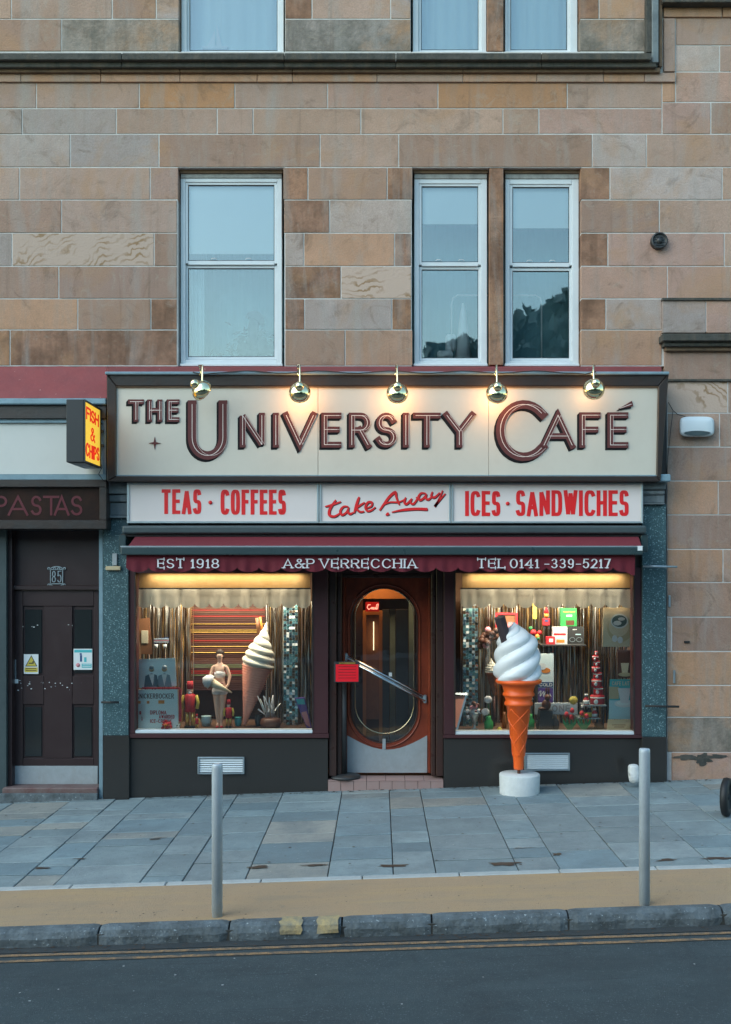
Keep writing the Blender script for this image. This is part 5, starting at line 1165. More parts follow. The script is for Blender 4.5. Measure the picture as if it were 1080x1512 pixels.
# display cone, tilted
def display_cone(px0, py0, px1, py1, R0, Y, mats, label, sw_h, ridges=True):
    a, b = W(px0, py0, Y), W(px1, py1, Y); t = thing('display_ice_cream', a, label, 'ice cream model'); ax = (b-a).normalized(); rot = ax.to_track_quat('Z', 'Y').to_matrix(); L = (b-a).length
    prof = [(0, 0), (.008, 0)]; n = 24
    for i in range(n):
        r = .012+(R0-.012)*(i+1)/n; z = L*(i+1)/n; prof += [(r*1.06 if ridges else r, z-.012), (r*1.05 if ridges else r, z-.006), (r*.95 if ridges else r, z)]
    prof += [(0, L)]
    ns('cone', MB().lathe(prof, a, 36, 0, rot), mats[0], t)
    s_ = [(R0*.8, 0), (R0*1.16, .04), (R0*1.10, .10), (R0*1.02, .16), (R0*.9, .22), (R0*.72, .28), (R0*.5, .35), (R0*.3, .42), (R0*.14, .49), (.004, .56)]
    vs = []; fs = []; rings = 110; seg = 60
    for i in range(rings+1):
        u = i/rings; f_ = u*9; q = min(int(f_), 8); tt = f_-q; r = s_[q][0]*(1-tt)+s_[q+1][0]*tt; z = (s_[q][1]*(1-tt)+s_[q+1][1]*tt)*sw_h/.56
        for j in range(seg):
            an = 2*math.pi*j/seg; ph = an+u*6.5*2*math.pi; bmp = abs(math.sin(ph/2))**.7; rr = r*(.80+.22*bmp+.04*math.sin(an*5+u*9)*u*(1-u)*4); vs.append(a+ax*L*.97+rot @ Vector((rr*math.cos(an), rr*math.sin(an), z)))
    for i in range(rings):
        for j in range(seg): fs.append((i*seg+j, i*seg+(j+1) % seg, (i+1)*seg+(j+1) % seg, (i+1)*seg+j))
    fs.append(tuple(range(seg))); ns('ice_cream', MB().add(vs, fs, 0, True), mats[1], t); return t, rot, a+ax*L
t, rt, tp = display_cone(361, 1071, 380, 984, .155, .30, ('cone_peach', 'ice_cream_col'), 'tall peach waffle cone of cream ice cream leaning inside the left window', .51)
ns('wafer', MB().tube([W(384, 935, .33), W(381, 912, .33)], .03, 10), 'wood_box', t); ns('wafer', MB().tube([W(388, 935, .30), W(384.5, 911, .30)], .011, 8), 'orange', t)
# skin-modifier figures
def skin(name, pts, edges, m, parent, sub=2):
    me = bpy.data.meshes.new('tmp'); o0 = sum((Vector(p[:3]) for p in pts), Vector())/len(pts); me.from_pydata([Vector(p[:3])-o0 for p in pts], edges, []); ob = bpy.data.objects.new('tmp', me); C.objects.link(ob)
    ob.modifiers.new('s', 'SKIN'); sk = me.skin_vertices[0].data
    for i, p in enumerate(pts): sk[i].radius = (p[3]*1.28, (p[4] if len(p) > 4 else p[3])*1.28)
    sk[0].use_root = True; sb = ob.modifiers.new('b', 'SUBSURF'); sb.levels = sub; sb.render_levels = sub
    dg = bpy.context.evaluated_depsgraph_get(); nm = bpy.data.meshes.new_from_object(ob.evaluated_get(dg)); bpy.data.objects.remove(ob); bpy.data.meshes.remove(me)
    nm.name = name; nm.materials.clear(); nm.materials.append(m)
    for p in nm.polygons: p.use_smooth = True
    r = bpy.data.objects.new(name, nm); C.objects.link(r); put(r, o0, parent); return r
c = ORG[ot_.name]
skin('body', [(c.x+x, c.y+y, c.z+z, r_*1.25) for x, y, z, r_ in ORN], [(0, 1), (1, 2), (2, 3), (3, 4), (2, 5)], M['plinth_white'], ot_)
fb_ = W(325, 1075, .25); fb_.z = FZ; k = .80/1.7
fg = thing('figurine', fb_, 'woman figurine in white halter top and shorts holding a large ice cream', 'statue')
def q(x, y, z, r, r2=None): return (fb_.x+x*k, fb_.y+y*k, fb_.z+z*k, r*k, (r2 or r)*k)
B = [q(0, 0, .93, .115, .09), q(0, 0, 1.08, .085, .07), q(0, -.01, 1.26, .115, .09), q(0, 0, 1.40, .07, .05), q(0, 0, 1.47, .038), q(0, -.01, 1.54, .045), q(0, -.015, 1.62, .066, .075), q(0, -.01, 1.70, .05),
     q(-.15, 0, 1.37, .042), q(-.21, -.05, 1.16, .034), q(-.12, -.20, 1.07, .024), q(-.04, -.24, 1.06, .022),
     q(.15, 0, 1.37, .042), q(.23, -.02, 1.16, .034), q(.20, -.10, .97, .025), q(.13, -.16, .90, .022),
     q(-.075, 0, .86, .085), q(-.065, -.01, .50, .052), q(-.05, 0, .30, .046), q(-.04, 0, .09, .026), q(-.05, -.09, .04, .026),
     q(.075, 0, .86, .085), q(.06, -.02, .50, .052), q(.04, .0, .30, .046), q(.03, 0, .09, .026), q(.05, -.09, .04, .026)]
E = [(0, 1), (1, 2), (2, 3), (3, 4), (4, 5), (5, 6), (6, 7), (3, 8), (8, 9), (9, 10), (10, 11), (3, 12), (12, 13), (13, 14), (14, 15), (0, 16), (16, 17), (17, 18), (18, 19), (19, 20), (0, 21), (21, 22), (22, 23), (23, 24), (24, 25)]
skin('body', B, E, M['skin'], fg)
skin('top', [q(0, -.005, 1.10, .095, .08), q(0, -.02, 1.22, .122, .108), q(0, -.015, 1.31, .10, .09)], [(0, 1), (1, 2)], M['cloth_white'], fg)
for sx in (-1, 1): ns('halter_strap', MB().tube([Vector(q(sx*.08, -.09, 1.30, 1)[:3]), Vector(q(sx*.05, -.06, 1.41, 1)[:3]), Vector(q(sx*.02, .03, 1.45, 1)[:3])], .006, 6), 'cloth_white', fg)
skin('shorts', [q(0, 0, 1.02, .105, .085), q(0, 0, .92, .135, .105), q(-.078, 0, .82, .1), q(.078, 0, .82, .1), q(-.078, 0, .72, .092), q(.078, 0, .72, .092)], [(0, 1), (1, 2), (1, 3), (2, 4), (3, 5)], M['cloth_white'], fg)
ns('hair', MB().ball(Vector(q(0, .025, 1.685, 1)[:3]), .046, 0, 14, 9).ball(Vector(q(0, .07, 1.60, 1)[:3]), .034).ball(Vector(q(-.06, .02, 1.60, 1)[:3]), .022).ball(Vector(q(.06, .02, 1.60, 1)[:3]), .022), 'hair', fg)
for sx in (-1, 1): ns('eye', MB().ball(Vector(q(sx*.025, -.085, 1.625, 1)[:3]), .0035), 'black', fg); ns('sandal', MB().ball(Vector(q(sx*.05, -.07, .02, 1)[:3]), 1, 0, 12, 6, (.018, .04, .012)), 'cloth_red', fg)
ns('mouth', MB().ball(Vector(q(0, -.085, 1.575, 1)[:3]), 1, 0, 8, 6, (.006, .003, .0025)), 'cloth_red', fg)
ns('belt', MB().lathe([(.058, 0), (.058, .012)], Vector(q(0, 0, 1.0, 1)[:3]), 20), 'pink', fg)
hc = thing('held_ice_cream', W(318, 1015, .06), 'small white topped ice cream cone held sideways by the figurine', 'ice cream model'); a, b = W(343, 1023, .10), W(313, 1008, .08); ax = (b-a).normalized(); rot = ax.to_track_quat('Z', 'Y').to_matrix(); L = (b-a).length
ns('cone', MB().lathe([(0, 0), (.006, 0), (.05, L)], a, 20, 0, rot), 'sand', hc); ns('ice_cream', MB().lathe([(.055, 0), (.075, .01), (.07, .05), (.045, .085), (0, .11)], b, 20, 0, rot), 'cloth_white', hc)
def nutcracker(px, py, h_, Y, label):
    b = W(px, py, Y); b.z = FZ; t = thing('nutcracker', b, label, 'doll'); u = h_
    for sx in (-1, 1):
        ns('leg', MB().lathe([(0, .03), (.045, .03), (.05, .2), (.045, .38), (0, .38)], b+Vector((sx*.06*u, 0, 0)), 10, 0, Matrix.Diagonal((u, u, u))), 'gold', t); ns('boot', MB().box(b.x+sx*.06*u-.045*u, b.x+sx*.06*u+.045*u, b.y-.1*u, b.y+.05*u, b.z, b.z+.06*u), 'black', t)
        ns('arm', MB().tube([b+Vector((sx*.13*u, 0, .70*u)), b+Vector((sx*.17*u, 0, .55*u)), b+Vector((sx*.15*u, -.03*u, .42*u))], .035*u, 8), 'yellow', t)
    ns('coat', MB().lathe([(0, .36), (.12, .36), (.10, .5), (.12, .70), (.06, .74), (0, .74)], b, 16, 0, Matrix.Diagonal((u, u, u))), 'cloth_red', t)
    ns('head', MB().ball(b+Vector((0, 0, .80*u)), .065*u), 'skin', t); ns('beard', MB().ball(b+Vector((0, -.03*u, .76*u)), .045*u), 'cloth_white', t); ns('hat', MB().lathe([(0, .84), (.07, .84), (.065, 1.0), (0, 1.0)], b, 14, 0, Matrix.Diagonal((u, u, u))), 'cloth_red', t)
nutcracker(281, 1077, .50, .18, 'larger red nutcracker doll standing right of the Knickerbocker poster'); nutcracker(338, 1077, .30, .22, 'smaller red nutcracker doll standing right of the figurine'); nutcracker(291, 1077, .16, .12, 'tiniest nutcracker doll at the foot of the larger one')
def bouquet(px, py, Y, n, r, mats, label, cat='flowers', zb_=None):
    b = W(px, py, Y); r_ = random.Random(int(px)); mb = MB()
    for i in range(n): mb.ball(b+Vector((r_.gauss(0, r*.5), r_.gauss(0, r*.3), r+r_.gauss(0, r*.4))), r*r_.uniform(.2, .4), r_.randrange(len(mats)), 7, 4)
    b.z = zb_ if zb_ else FZ; dz = min(p.z for p in mb.v)-b.z
    if dz > 0: mb.tube([(b.x, b.y, b.z), (b.x, b.y, b.z+dz+.01)], .012, 6, 0)
    for p in mb.v: p.z = max(p.z, b.z)
    tag(mb.build('flower_cluster', [M[x] for x in mats]), label, cat)
bouquet(246, 1078, .03, 26, .05, ('cloth_red', 'orange', 'cloth_red'), 'small heap of red and orange flowers below the Knickerbocker poster'); bouquet(264, 1076, .06, 12, .03, ('cloth_white', 'leaf'), 'small heap of white flowers beside the red ones')
b = W(400, 1077, .18); b.z = FZ; t = thing('basket', b, 'round brown basket of silvery sprays below the leaning ice cream', 'basket')
ns('bowl', MB().lathe([(0, 0), (.09, 0), (.115, .05), (.105, .1), (.07, .115), (0, .115)], b, 24), 'brown', t); r_ = random.Random(9)
for i in range(16):
    a_ = r_.uniform(-.9, .9); ns('spray', MB().tube([b+Vector((r_.uniform(-.05, .05), 0, .1)), b+Vector((a_*.16, r_.uniform(-.06, .06), .1+r_.uniform(.08, .26)))], [.003, .006], 5), 'cloth_white' if i % 3 else 'tinsel_silver', t)
for i, (px, py, w_, h_, m_, lb) in enumerate([(305, 1077, 18, 16, 'card_blue', 'small blue grey glass bowl left of the figurine'), (352, 1077, 12, 14, 'teal', 'little teal tub tucked behind the leaning cone tip'), (382, 1077, 12, 18, 'black', 'small black jar behind the brown basket')]):
    b = W(px, py, .35); b.z = FZ; u = w_/s/2; hh = h_/s; tag(MB().lathe([(0, 0), (u*.7, 0), (u, hh*.5), (u*.85, hh*.9), (u*.9, hh), (0, hh*.98)], b, 16).build('display_pot', M[m_]), lb, 'pot')
# ------------------------------------------------------------------ the right window display
def box_item(name, x0, x1, y0, y1, Y, m, label, cat, th=.05, prints=(), bev=.002):
    b = W((x0+x1)/2, y1, Y); t = thing(name, b, label, cat); ns('body', MB().pbox(x0, x1, y0, y1, Y, Y+th), m, t, bevel=bev)
    for (a0, a1, b0, b1, m_) in prints: ns('print', MB().pbox(a0, a1, b0, b1, Y-.002, Y-.0003), m_, t)
    return t
box_item('chocolate_box', 828, 852, 898, 925, .5, 'green', 'green chocolate box on the upper shelf of the right window', 'box', prints=((837, 845, 908, 910.5, 'card_white'), (836, 848, 916, 923, 'brown'), (832, 850, 903, 904, 'yellow')))
box_item('sweet_box', 816, 838, 925.5, 952, .48, 'card_white', 'white and red sweet box left of the black one', 'box', prints=((818, 836, 935, 938, 'cloth_red'), (818, 834, 941, 943.5, 'card_blue'), (822, 834, 944.5, 949, 'orange')))
box_item('sweet_tin', 806.5, 820, 940, 952, .44, 'cloth_red', 'low red tin in front of the white sweet box', 'tin', prints=((811, 817, 943, 948, 'card_white'),))
t = box_item('dark_box', 838.5, 863, 925.5, 952, .5, 'blackish', 'black gift box with grey print right of the white sweet box', 'box', prints=((846, 852, 929, 930, 'card_white'), (850, 858, 936, 937.5, 'card_blue')))
write('OO', 841, 860, 941, 948, .496, .4, .4, M['steel'], t, depth=.001, name='ring_print')
tag(MB().pbox(800, 866, 952.2, 954, .36, .75).build('glass_shelf', M['blackish']), 'thin dark shelf carrying the chocolate boxes in the right window', 'shelf')
for x in (804, 862): tag(MB().tube([W(x, 954, .5), W(x, 888, .5)], .002, 4).build('shelf_cord', M['steel']), 'thin cord holding the '+('left' if x < 820 else 'right')+' end of the chocolate shelf', 'cord')
t = card('coffee_poster', [(890, 955), (938, 955), (937, 897), (891, 897)], .15, 'sand', 'beige poster of a large milky coffee cup at the top right of the window', 'poster')
def disc(px, py, rx, ry, Y, m, t, name='printed_cup'):
    ns(name, MB().prism([(W(px+rx*math.cos(a), 0, Y).x, W(0, py-ry*math.sin(a), Y).z) for a in [2*math.pi*i/28 for i in range(28)]], Y, Y+.0015), m, t)
disc(916, 928, 19, 20, .1475, 'kraft', t); disc(914, 924, 15, 16, .1455, 'sand', t); disc(915, 917, 13, 11, .1435, 'card_white', t); disc(915, 917, 11, 8.8, .1415, 'leafmass', t); disc(912, 920, 6, 3.5, .1395, 'card_white', t); disc(918, 914, 5, 2.5, .1395, 'card_white', t); disc(908, 943, 4, 5, .1435, 'cloth_white', t, 'printed_sugar'); disc(916, 945, 4, 5, .1435, 'cloth_white', t, 'printed_sugar')
t = card('cup_picture', [(912, 1001), (935, 1001), (935, 960), (912, 960)], .2, 'brown', 'small brown picture of a white cup between the two coffee posters', 'poster'); ns('printed_cup', MB().prism([(W(919, 0, .197).x, W(0, 994, .197).z), (W(927, 0, .197).x, W(0, 994, .197).z), (W(929, 0, .197).x, W(0, 979, .197).z), (W(917, 0, .197).x, W(0, 979, .197).z)], .197, .199), 'sand', t); disc(923, 996, 10, 3, .1955, 'kraft', t, 'printed_saucer')
t = card('latte_poster', [(899, 1062), (938, 1062), (938, 1003), (901, 1003)], .12, 'teal', 'teal poster of a tall white cup headed Cafe Latte', 'poster'); write('CAFE LATTE', 904, 936, 1006, 1012, .118, .5, .45, M['sand'], t, depth=.001, gap=.14, join='lettering')
ns('printed_ground', MB().pbox(899.5, 914, 1014, 1032, .1175, .119), 'kraft', t); ns('printed_ground', MB().pbox(899.5, 938, 1034, 1062, .1175, .119), 'card_blue', t)
disc(922, 1039, 14.5, 5.5, .1155, 'card_white', t, 'printed_saucer'); disc(922, 1038, 11, 3.5, .1135, 'card_pale', t, 'printed_saucer'); ns('printed_cup', MB().prism([(W(917, 0, .111).x, W(0, 1038, .111).z), (W(928, 0, .111).x, W(0, 1038, .111).z), (W(931.5, 0, .111).x, W(0, 1016, .111).z), (W(912.5, 0, .111).x, W(0, 1016, .111).z)], .111, .113), 'cloth_white', t)
t = card('kraft_card', [(896, 1080), (933, 1080), (933, 1062.5), (898, 1062.5)], .08, 'kraft', 'brown paper card with faint script below the Cafe Latte poster', 'card')
for a_, b_, c_ in ((904, 924, 1070), (907, 922, 1073)): ns('script_line', MB().pbox(a_, b_, c_, c_+.9, .077, .0785), 'brown', t)
t = card('cold_drinks_poster', [(795, 1040), (818, 1040), (818, 965), (795, 965)], .35, 'card_pale', 'tall drinks poster with the word Cold beside the big ice cream', 'poster')
ns('print', MB().pbox(795, 817, 1007, 1015, .347, .349), 'navy', t); write('COLD', 797, 816, 1008.5, 1013.5, .346, .5, .45, M['card_white'], t, depth=.001, gap=.14, join='lettering'); ns('print', MB().pbox(795, 817, 1016, 1040, .347, .349), 'purple', t); disc(806, 990, 7, 4, .347, 'orange', t, 'printed_food'); disc(801, 984, 6, 5, .345, 'card_white', t, 'printed_food')
mb = MB(); ribbon(mb, smooth([(795, 1024), (799, 1020), (798, 1028), (803, 1021), (803, 1028), (807, 1018), (806, 1028), (811, 1024), (814, 1028)]), .5, .5, flat_fn(.346), -.001, None, 0); ns('script_line', mb, 'card_pale', t)
t = box_item('letter_board', 790, 853, 1038, 1055, .26, 'sill_white', 'white board with raised grey letters ending O N E behind the tulips', 'sign', th=.02); write('ONE', 815, 842, 1041, 1051, .258, .9, .9, M['steel_dull'], t, depth=.006, gap=.3)
b = W(807, 1049, .2); t = thing('chocolate_bunny', b, 'brown chocolate rabbit standing before the white letter board', 'ornament'); s3 = 1/138
ns('body', MB().ball(b+Vector((0, 0, .06)), .05, 0, 12, 8, (1, .8, 1.2)).ball(b+Vector((.012, -.01, .14)), .034).ball(b+Vector((.0, .0, .20)), 1, 0, 8, 6, (.011, .008, .045)).ball(b+Vector((.025, .0, .20)), 1, 0, 8, 6, (.011, .008, .045)).ball(b+Vector((-.04, -.01, .02)), 1, 0, 10, 6, (.05, .03, .02)), 'brown', t)
ns('pedestal', MB().box(b.x-.08, b.x+.06, b.y-.05, b.y+.08, FZR, b.z+.002), 'black', t)
tag(MB().lathe([(0, 0), (.045, 0), (.045, .01), (0, .01)], W(847, 1034, .25), 20, 0, Matrix.Rotation(R(90), 3, 'X')).build('yellow_disc', M['yellow']), 'yellow round token propped on the white letter board', 'ornament')
# tower of red tins on a shelf
tw = thing('tin_tower', W(881, 1060, .2), 'tapering tower of red tins with white labels on a small shelf', 'tin tower'); r_ = random.Random(6)
y = 1041.0
for i, (rw, hh) in enumerate([(10.5, 15), (7, 13), (7.5, 11.5), (6.2, 10), (6, 9), (4.6, 8.5), (4.6, 8), (2.6, 7)]):
    cxp = 883-i*.5+(1.2 if i % 2 else -.6); c = W(cxp, y, .22); u = rw/138; h_ = hh/138*.97
    tn = ns('tin', MB().lathe([(0, 0), (u, 0), (u, h_*.9), (u*.97, h_), (0, h_)], c, 20), 'cloth_red', tw)
    ns('label', MB().lathe([(u*1.01, h_*.72), (u*1.01, h_*.84)], c, 20), 'card_white', tn); ns('badge', MB().ball(c+Vector((-u*.35, -u*.95, h_*.4)), 1, 0, 10, 6, (u*.35, .004, h_*.25)), 'card_white', tn); y -= hh*.97
ns('shelf_top', MB().pbox(862, 896, 1041.3, 1043, .1, .34), 'steel', tw); ns('shelf_top', MB().pbox(855, 886, 1060.3, 1062, .1, .34), 'steel', tw); ns('shelf_leg', MB().tube([W(882, 1060, .28), (W(882, 1060, .28).x, .28, FZR)], .012, 8), 'black', tw); ns('shelf_leg', MB().tube([W(891, 1043, .3), (W(891, 1043, .3).x, .3, FZR)], .008, 8), 'black', tw)
for px, py, hh, mm, lb in ((866, 1041, 15, 'cloth_red', 'red sauce bottle with white cap beside the tin tower'), (860.5, 1060, 17, 'gold', 'left of the two yellow labelled bottles under the tin tower'), (870, 1060, 17, 'gold', 'right of the two yellow labelled bottles under the tin tower'), (878, 1060, 13, 'cloth_red', 'squat red tin right of the yellow labelled bottles')):
    c = W(px, py, .16); u = 4.3/138; h_ = hh/138; t = thing('bottle', c, lb, 'bottle'); ns('glass_body', MB().lathe([(0, 0), (u, 0), (u, h_*.6), (u*.4, h_*.8), (u*.4, h_*.9), (0, h_*.9)], c, 14), 'black' if mm == 'gold' else 'cloth_red', t); ns('label', MB().lathe([(u*1.03, h_*.12), (u*1.03, h_*.5)], c, 14), 'yellow' if mm == 'gold' else 'card_white', t); ns('cap', MB().lathe([(0, h_*.88), (u*.6, h_*.88), (u*.6, h_*1.08), (0, h_*1.08)], c, 12), 'card_white', t)
def tulips(px, hs, label):
    b = W(px, 1080, .07); b.z = FZR; t = thing('tulip_plant', b, label, 'tulips')
    for dx, h_ in hs:
        e = b+Vector((dx, 0, h_)); ns('stem', MB().tube([b, b+Vector((dx*.6, 0, h_*.6)), e], .004, 6), 'leaf', t); ns('bloom', MB().lathe([(0, 0), (.02, .008), (.024, .025), (.016, .05), (.004, .056)], e, 12), 'cloth_red', t)
    for a_ in (-1, -.4, .4, 1): ns('leaf', MB().add([b+Vector((-.012, -.01, 0)), b+Vector((.012, -.01, 0)), b+Vector((a_*.05+.016, -.02, .08)), b+Vector((a_*.05-.016, -.02, .08)), b+Vector((a_*.075, 0, .15))], [(0, 1, 2, 3), (3, 2, 4)]), 'leaf', t)
tulips(841, [(-.03, .15), (.02, .12), (.03, .19)], 'red tulips left of the bottles at the foot of the right window'); tulips(862, [(-.02, .16), (.03, .13)], 'red tulips nearer the tin tower at the foot of the right window')
t = thing('red_frame', W(749, 926, .5), 'red picture frame hanging behind the chocolate flake', 'picture frame')
ns('frame', MB().pbox(732, 735, 905, 932, .5, .53).pbox(762, 765, 905, 932, .5, .53).pbox(735, 762, 905, 908, .5, .53).pbox(735, 762, 929, 932, .5, .53), 'cloth_red', t, bevel=.003); ns('picture', MB().pbox(735, 762, 908, 929, .515, .52), 'wood_box', t); disc(754, 923, 5, 5, .51, 'pink', t, 'printed_face')
b = W(722, 940, .35); r_ = random.Random(3); mb = MB()
for i in range(26): mb.ball(b+Vector((r_.gauss(0, .04), r_.gauss(0, .03), r_.gauss(0, .045))), .035, 0 if i % 9 else 1, 10, 6)
mb.tube([b, W(722, 888, .36)], .003, 5, 0); tag(mb.build('dark_garland', [M['brown'], M['pink']]), 'dark brown garland ball hanging left of the chocolate flake', 'garland')
box_item('hanging_card', 787, 793, 888, 914, .45, 'yellow', 'narrow yellow card hanging from the pelmet in the right window', 'card', th=.004)
b = W(807, 926, .42); t = thing('toy_robot', b, 'red and yellow toy figure hanging under the pelmet', 'toy'); ns('torso', MB().pbox(802, 812.5, 913, 924, .42, .47), 'cloth_red', t, bevel=.006); ns('head', MB().ball(W(807, 908.5, .44), .027), 'orange', t); ns('hat', MB().lathe([(0, 0), (.03, 0), (0, .07)], W(807, 905, .44), 12), 'cloth_red', t); ns('belly', MB().pbox(804.5, 810, 915.5, 918, .416, .4195), 'navy', t)
for x in (803, 809.5): ns('leg', MB().pbox(x, x+2.6, 924.3, 930, .43, .455), 'black', t)
ns('string', MB().tube([W(807, 902, .44), W(807, 888, .44)], .002, 4), 'steel', t)
tag(MB().box(0, .001, 0, .001, 0, .001).xf(Matrix.Translation(W(790, 937, .4))).ball(W(788, 934, .4), .035, 0, 8, 5).ball(W(793, 940, .4), .03, 1, 8, 5).ball(W(797, 934, .42), .026, 0, 8, 5).ball(W(784, 928, .42), .025, 2, 8, 5).ball(W(795, 943, .38), .02, 2, 8, 5).tube([W(790, 935, .4), W(790, 888, .42)], .002, 4, 2).build('flower_garland', [M['cloth_red'], M['orange'], M['leaf']]), 'red and orange flower garland right of the swirl top', 'garland')
t, rt, tp = display_cone(730, 1027, 727, 992, .07, .42, ('wood_box', 'ice_cream_col'), 'ochre cone of cream ice cream half hidden behind the giant one', .16, False); ns('stand', MB().tube([W(730, 1027, .42), (W(730, 1027, .42).x, .42, FZR)], .012, 8), 'brown', t)
for px, py, lb in ((721, 1033, 'upper white round bloom left of the orange cone'), (717, 1051, 'lower white round bloom left of the orange cone')):
    b = W(px, py, .15); t = thing('white_bloom', (b.x, b.y, FZR), lb, 'flower'); ns('bloom', MB().ball(b, 1, 0, 12, 8, (.044, .02, .04)), 'cloth_white', t); ns('stem', MB().tube([b, (b.x+.02, b.y, FZR)], .004, 5), 'leaf', t)
b = W(701, 1080, .2); b.z = FZR; t = thing('sundae_glass', b, 'tall sundae glass piled with pink and white scoops at left', 'sundae'); ns('glass_bowl', MB().lathe([(0, 0), (.045, 0), (.012, .02), (.012, .06), (.055, .16), (.06, .18)], b, 20), 'steel', t); r_ = random.Random(5); mb = MB()
for i in range(22): mb.ball(b+Vector((r_.gauss(0, .03), r_.gauss(0, .02), .21+r_.gauss(0, .035))), .024, i % 3, 8, 5)
ns('scoops', mb, [M['pink'], M['cloth_white'], M['brown']], t)
t = thing('leaning_board', W(680, 1080, .1), 'grey edged board leaning in the left corner of the right window', 'board'); fr = [W(673, 1079, .1), W(676, 1079, .1), W(691, 1024, .22), W(688, 1024, .22)]; ns('side_rail', MB().hexa(fr, [p+Vector((0, .02, 0)) for p in fr]), 'steel', t); fr = [W(673, 1026, .2), W(690, 1026, .2), W(690, 1023, .22), W(673, 1023, .22)]; ns('top_rail', MB().hexa(fr, [p+Vector((0, .02, 0)) for p in fr]), 'steel', t); fr = [W(673, 1074, .11), W(674.5, 1074, .11), W(687, 1028, .21), W(673, 1028, .21)]; ns('board', MB().hexa(fr, [p+Vector((0, .01, 0)) for p in fr]), 'cone_peach', t)
for i, (px, Y, w_, h_, m_, lb) in enumerate([(722, .15, 14, 22, 'green', 'dark green rounded jar under the white blooms'), (738, .08, 8, 6, 'yellow', 'tiny yellow dish at the sill left of the orange cone'), (783, .2, 14, 24, 'green', 'green jar just right of the orange cone'), (797, .25, 12, 20, 'blackish', 'dark jar behind the green jar near the orange cone'), (820, .2, 13, 22, 'blackish', 'black bottle shaped tin left of the tulips'), (884, .3, 13, 14, 'wood_box', 'brown pot under the tin tower shelf'), (745, .3, 8, 25, 'wood_box', 'slim brown bottle behind the orange cone')]):
    b = W(px, 1080, Y); b.z = FZR; u = w_/s/2; hh = h_/s; tag(MB().lathe([(0, 0), (u*.8, 0), (u, hh*.15), (u, hh*.55), (u*.5, hh*.8), (u*.55, hh), (0, hh)], b, 18).build('display_jar', M[m_]), lb, 'jar')
# neon sign in the doorway
t = thing('neon_sign', W(551, 905, .6), 'small glowing red Coca-Cola script sign behind the door glass', 'sign'); ns('sign_back', MB().pbox(540, 560, 889, 903, .9, .93), 'neon_bg', t); mb = MB()
cc = [[(547, 893), (544, 893), (542.5, 897), (545, 900), (548, 898)], arc(549.5, 898, 1.1, 1.3, 0, 360, 8), [(553, 897), (551.5, 897), (551.5, 899.5), (553.5, 899)], [(555, 897), (554, 898.5), (555.3, 899.3), (556, 897), (556.4, 899.4)], [(558.5, 892), (556.5, 893), (556, 896)], [(558.7, 893), (557.8, 899)]]
for i, pl in enumerate(cc): ribbon(mb, pl, .5, .5, flat_fn(.9), -.006-.0003*i, 0)
ns('script', mb, 'neon_red', t)
# ------------------------------------------------------------------ lamps inside the shop, and an unseen fill added for the displays
def area(name, loc, sx, sy, e, col, rot=(0, 0, 0), parent=shop):
    ld = bpy.data.lights.new(name, 'AREA'); ld.shape = 'RECTANGLE'; ld.size = sx; ld.size_y = sy; ld.energy = e; ld.color = col; o = bpy.data.objects.new(name, ld); C.objects.link(o); o.rotation_euler = rot; put(o, Vector(loc), parent)
for x0, x1 in ((203, 459), (680, 937)):
    cx_ = XX((x0+x1)/2)
    area('window_light', (cx_, .068, ZZ(846)-.012), 1.6, .02, 5.6, (1, .84, .66), (R(9), 0, 0)); area('back_light', (cx_, .4, ZZ(838)-.02), 1.5, .25, 6.5, (1, .66, .34)); area('display_fill', (cx_, .165, ZZ(874)), 1.6, .05, 17, (1, .86, .7), (R(30), 0, 0))  # the angled light behind each pelmet is a fill added to brighten the goods
area('hall_light', (XX(545), .8, ZZ(832)), .5, .5, 6, (1, .55, .22))
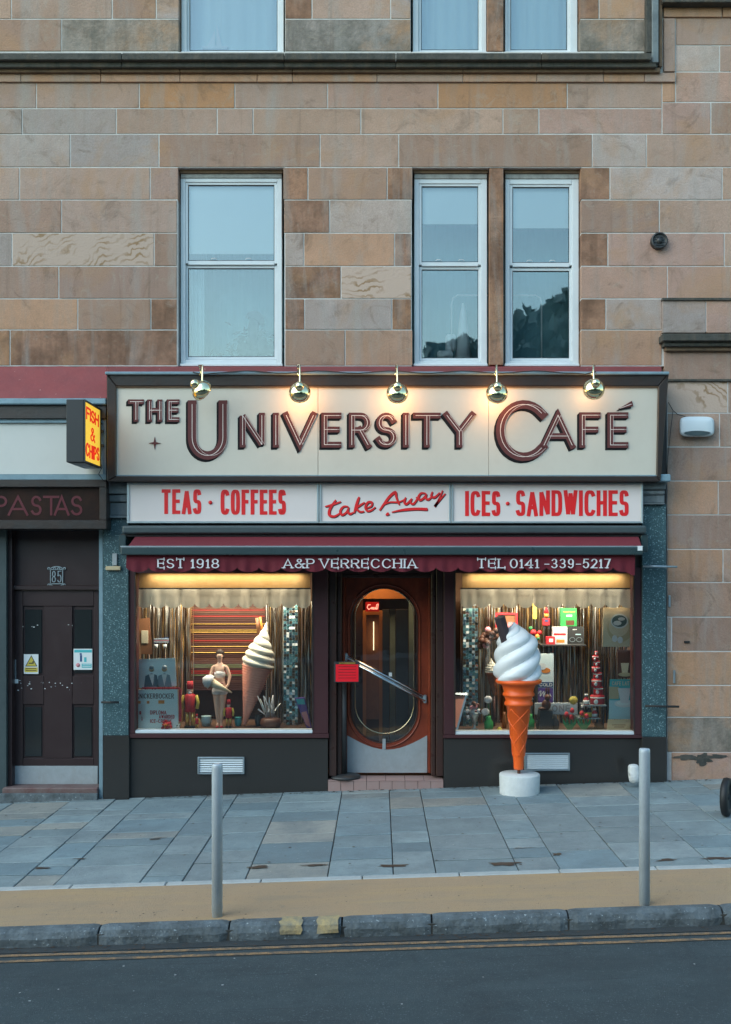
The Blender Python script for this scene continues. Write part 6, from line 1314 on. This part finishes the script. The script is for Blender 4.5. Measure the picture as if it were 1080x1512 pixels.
# ------------------------------------------------------------------ the other side of the street, seen only in reflections
ot = thing('opposite_terrace', (0, -22, -.4), 'grey terrace across the street, mirrored in the shop glass', 'building')
mb = MB(); x = -34; r_ = random.Random(12); hs = []
while x < 34:
    w_ = r_.uniform(5, 9); h_ = r_.choice([7.0, 7.4, 7.8]); mb.box(x, x+w_, -32, -22-r_.uniform(0, .6), -1.5, h_); mb.prism([(x, h_), (x+w_, h_), (x+w_*.5, h_+.7)], -30, -23.5); hs.append((x, w_, h_)); x += w_
ns('frontage', mb, 'terrace', ot)
for x, w_, h_ in hs:
    for zz_ in (1.0, 4.2, 7.0):
        if zz_ < h_-1: 
            for f_ in (.25, .7): ns('window', MB().box(x+w_*f_-.5, x+w_*f_+.5, -22, -21.9, zz_, zz_+1.7), 'pane_dark', ot)
tag(MB().quad((-60, -22, -.25), (60, -22, -.25), (60, -17, -.25), (-60, -17, -.25)).slope().build('far_pavement', M['edging']), kind='structure')

def tree(x, y, h_, wd, label, seed):
    t = thing('street_tree', (x, y, -.2), label, 'tree', 'trees across the street'); r_ = random.Random(seed)
    ns('trunk', MB().tube([(x, y, -.3), (x+.1, y, 2.5), (x-.1, y, 5), (x+.1, y, h_-1.5)], [.3, .24, .18, .06], 10), 'brown', t); mb = MB(); cl_ = []
    for i in range(26): a = r_.uniform(0, 6.3); q = r_.random()**.5; cl_.append((Vector((x+math.cos(a)*wd*q, y+math.sin(a)*wd*q*.7, h_-2.6*q-r_.uniform(.5, 4))), r_.uniform(.8, 1.4)))
    for i in range(14000):
        c, rr = r_.choice(cl_); d_ = Vector((r_.gauss(0, 1), r_.gauss(0, 1), r_.gauss(0, 1))).normalized()*rr*r_.random()**.3; u = Vector((r_.gauss(0, 1), r_.gauss(0, 1), r_.gauss(0, 1))).normalized()*.24; v2 = u.orthogonal().normalized()*.16
        mb.quad(c+d_-u, c+d_-v2, c+d_+u, c+d_+v2)
    tag(ns('crown', mb, 'leafmass', t), kind='stuff')
tree(2.2, -19, 10.0, 2.3, 'bushy tree mirrored in the middle first floor window', 1); tree(5.6, -19, 11.5, 2.6, 'taller bushy tree mirrored in the right first floor window', 2)
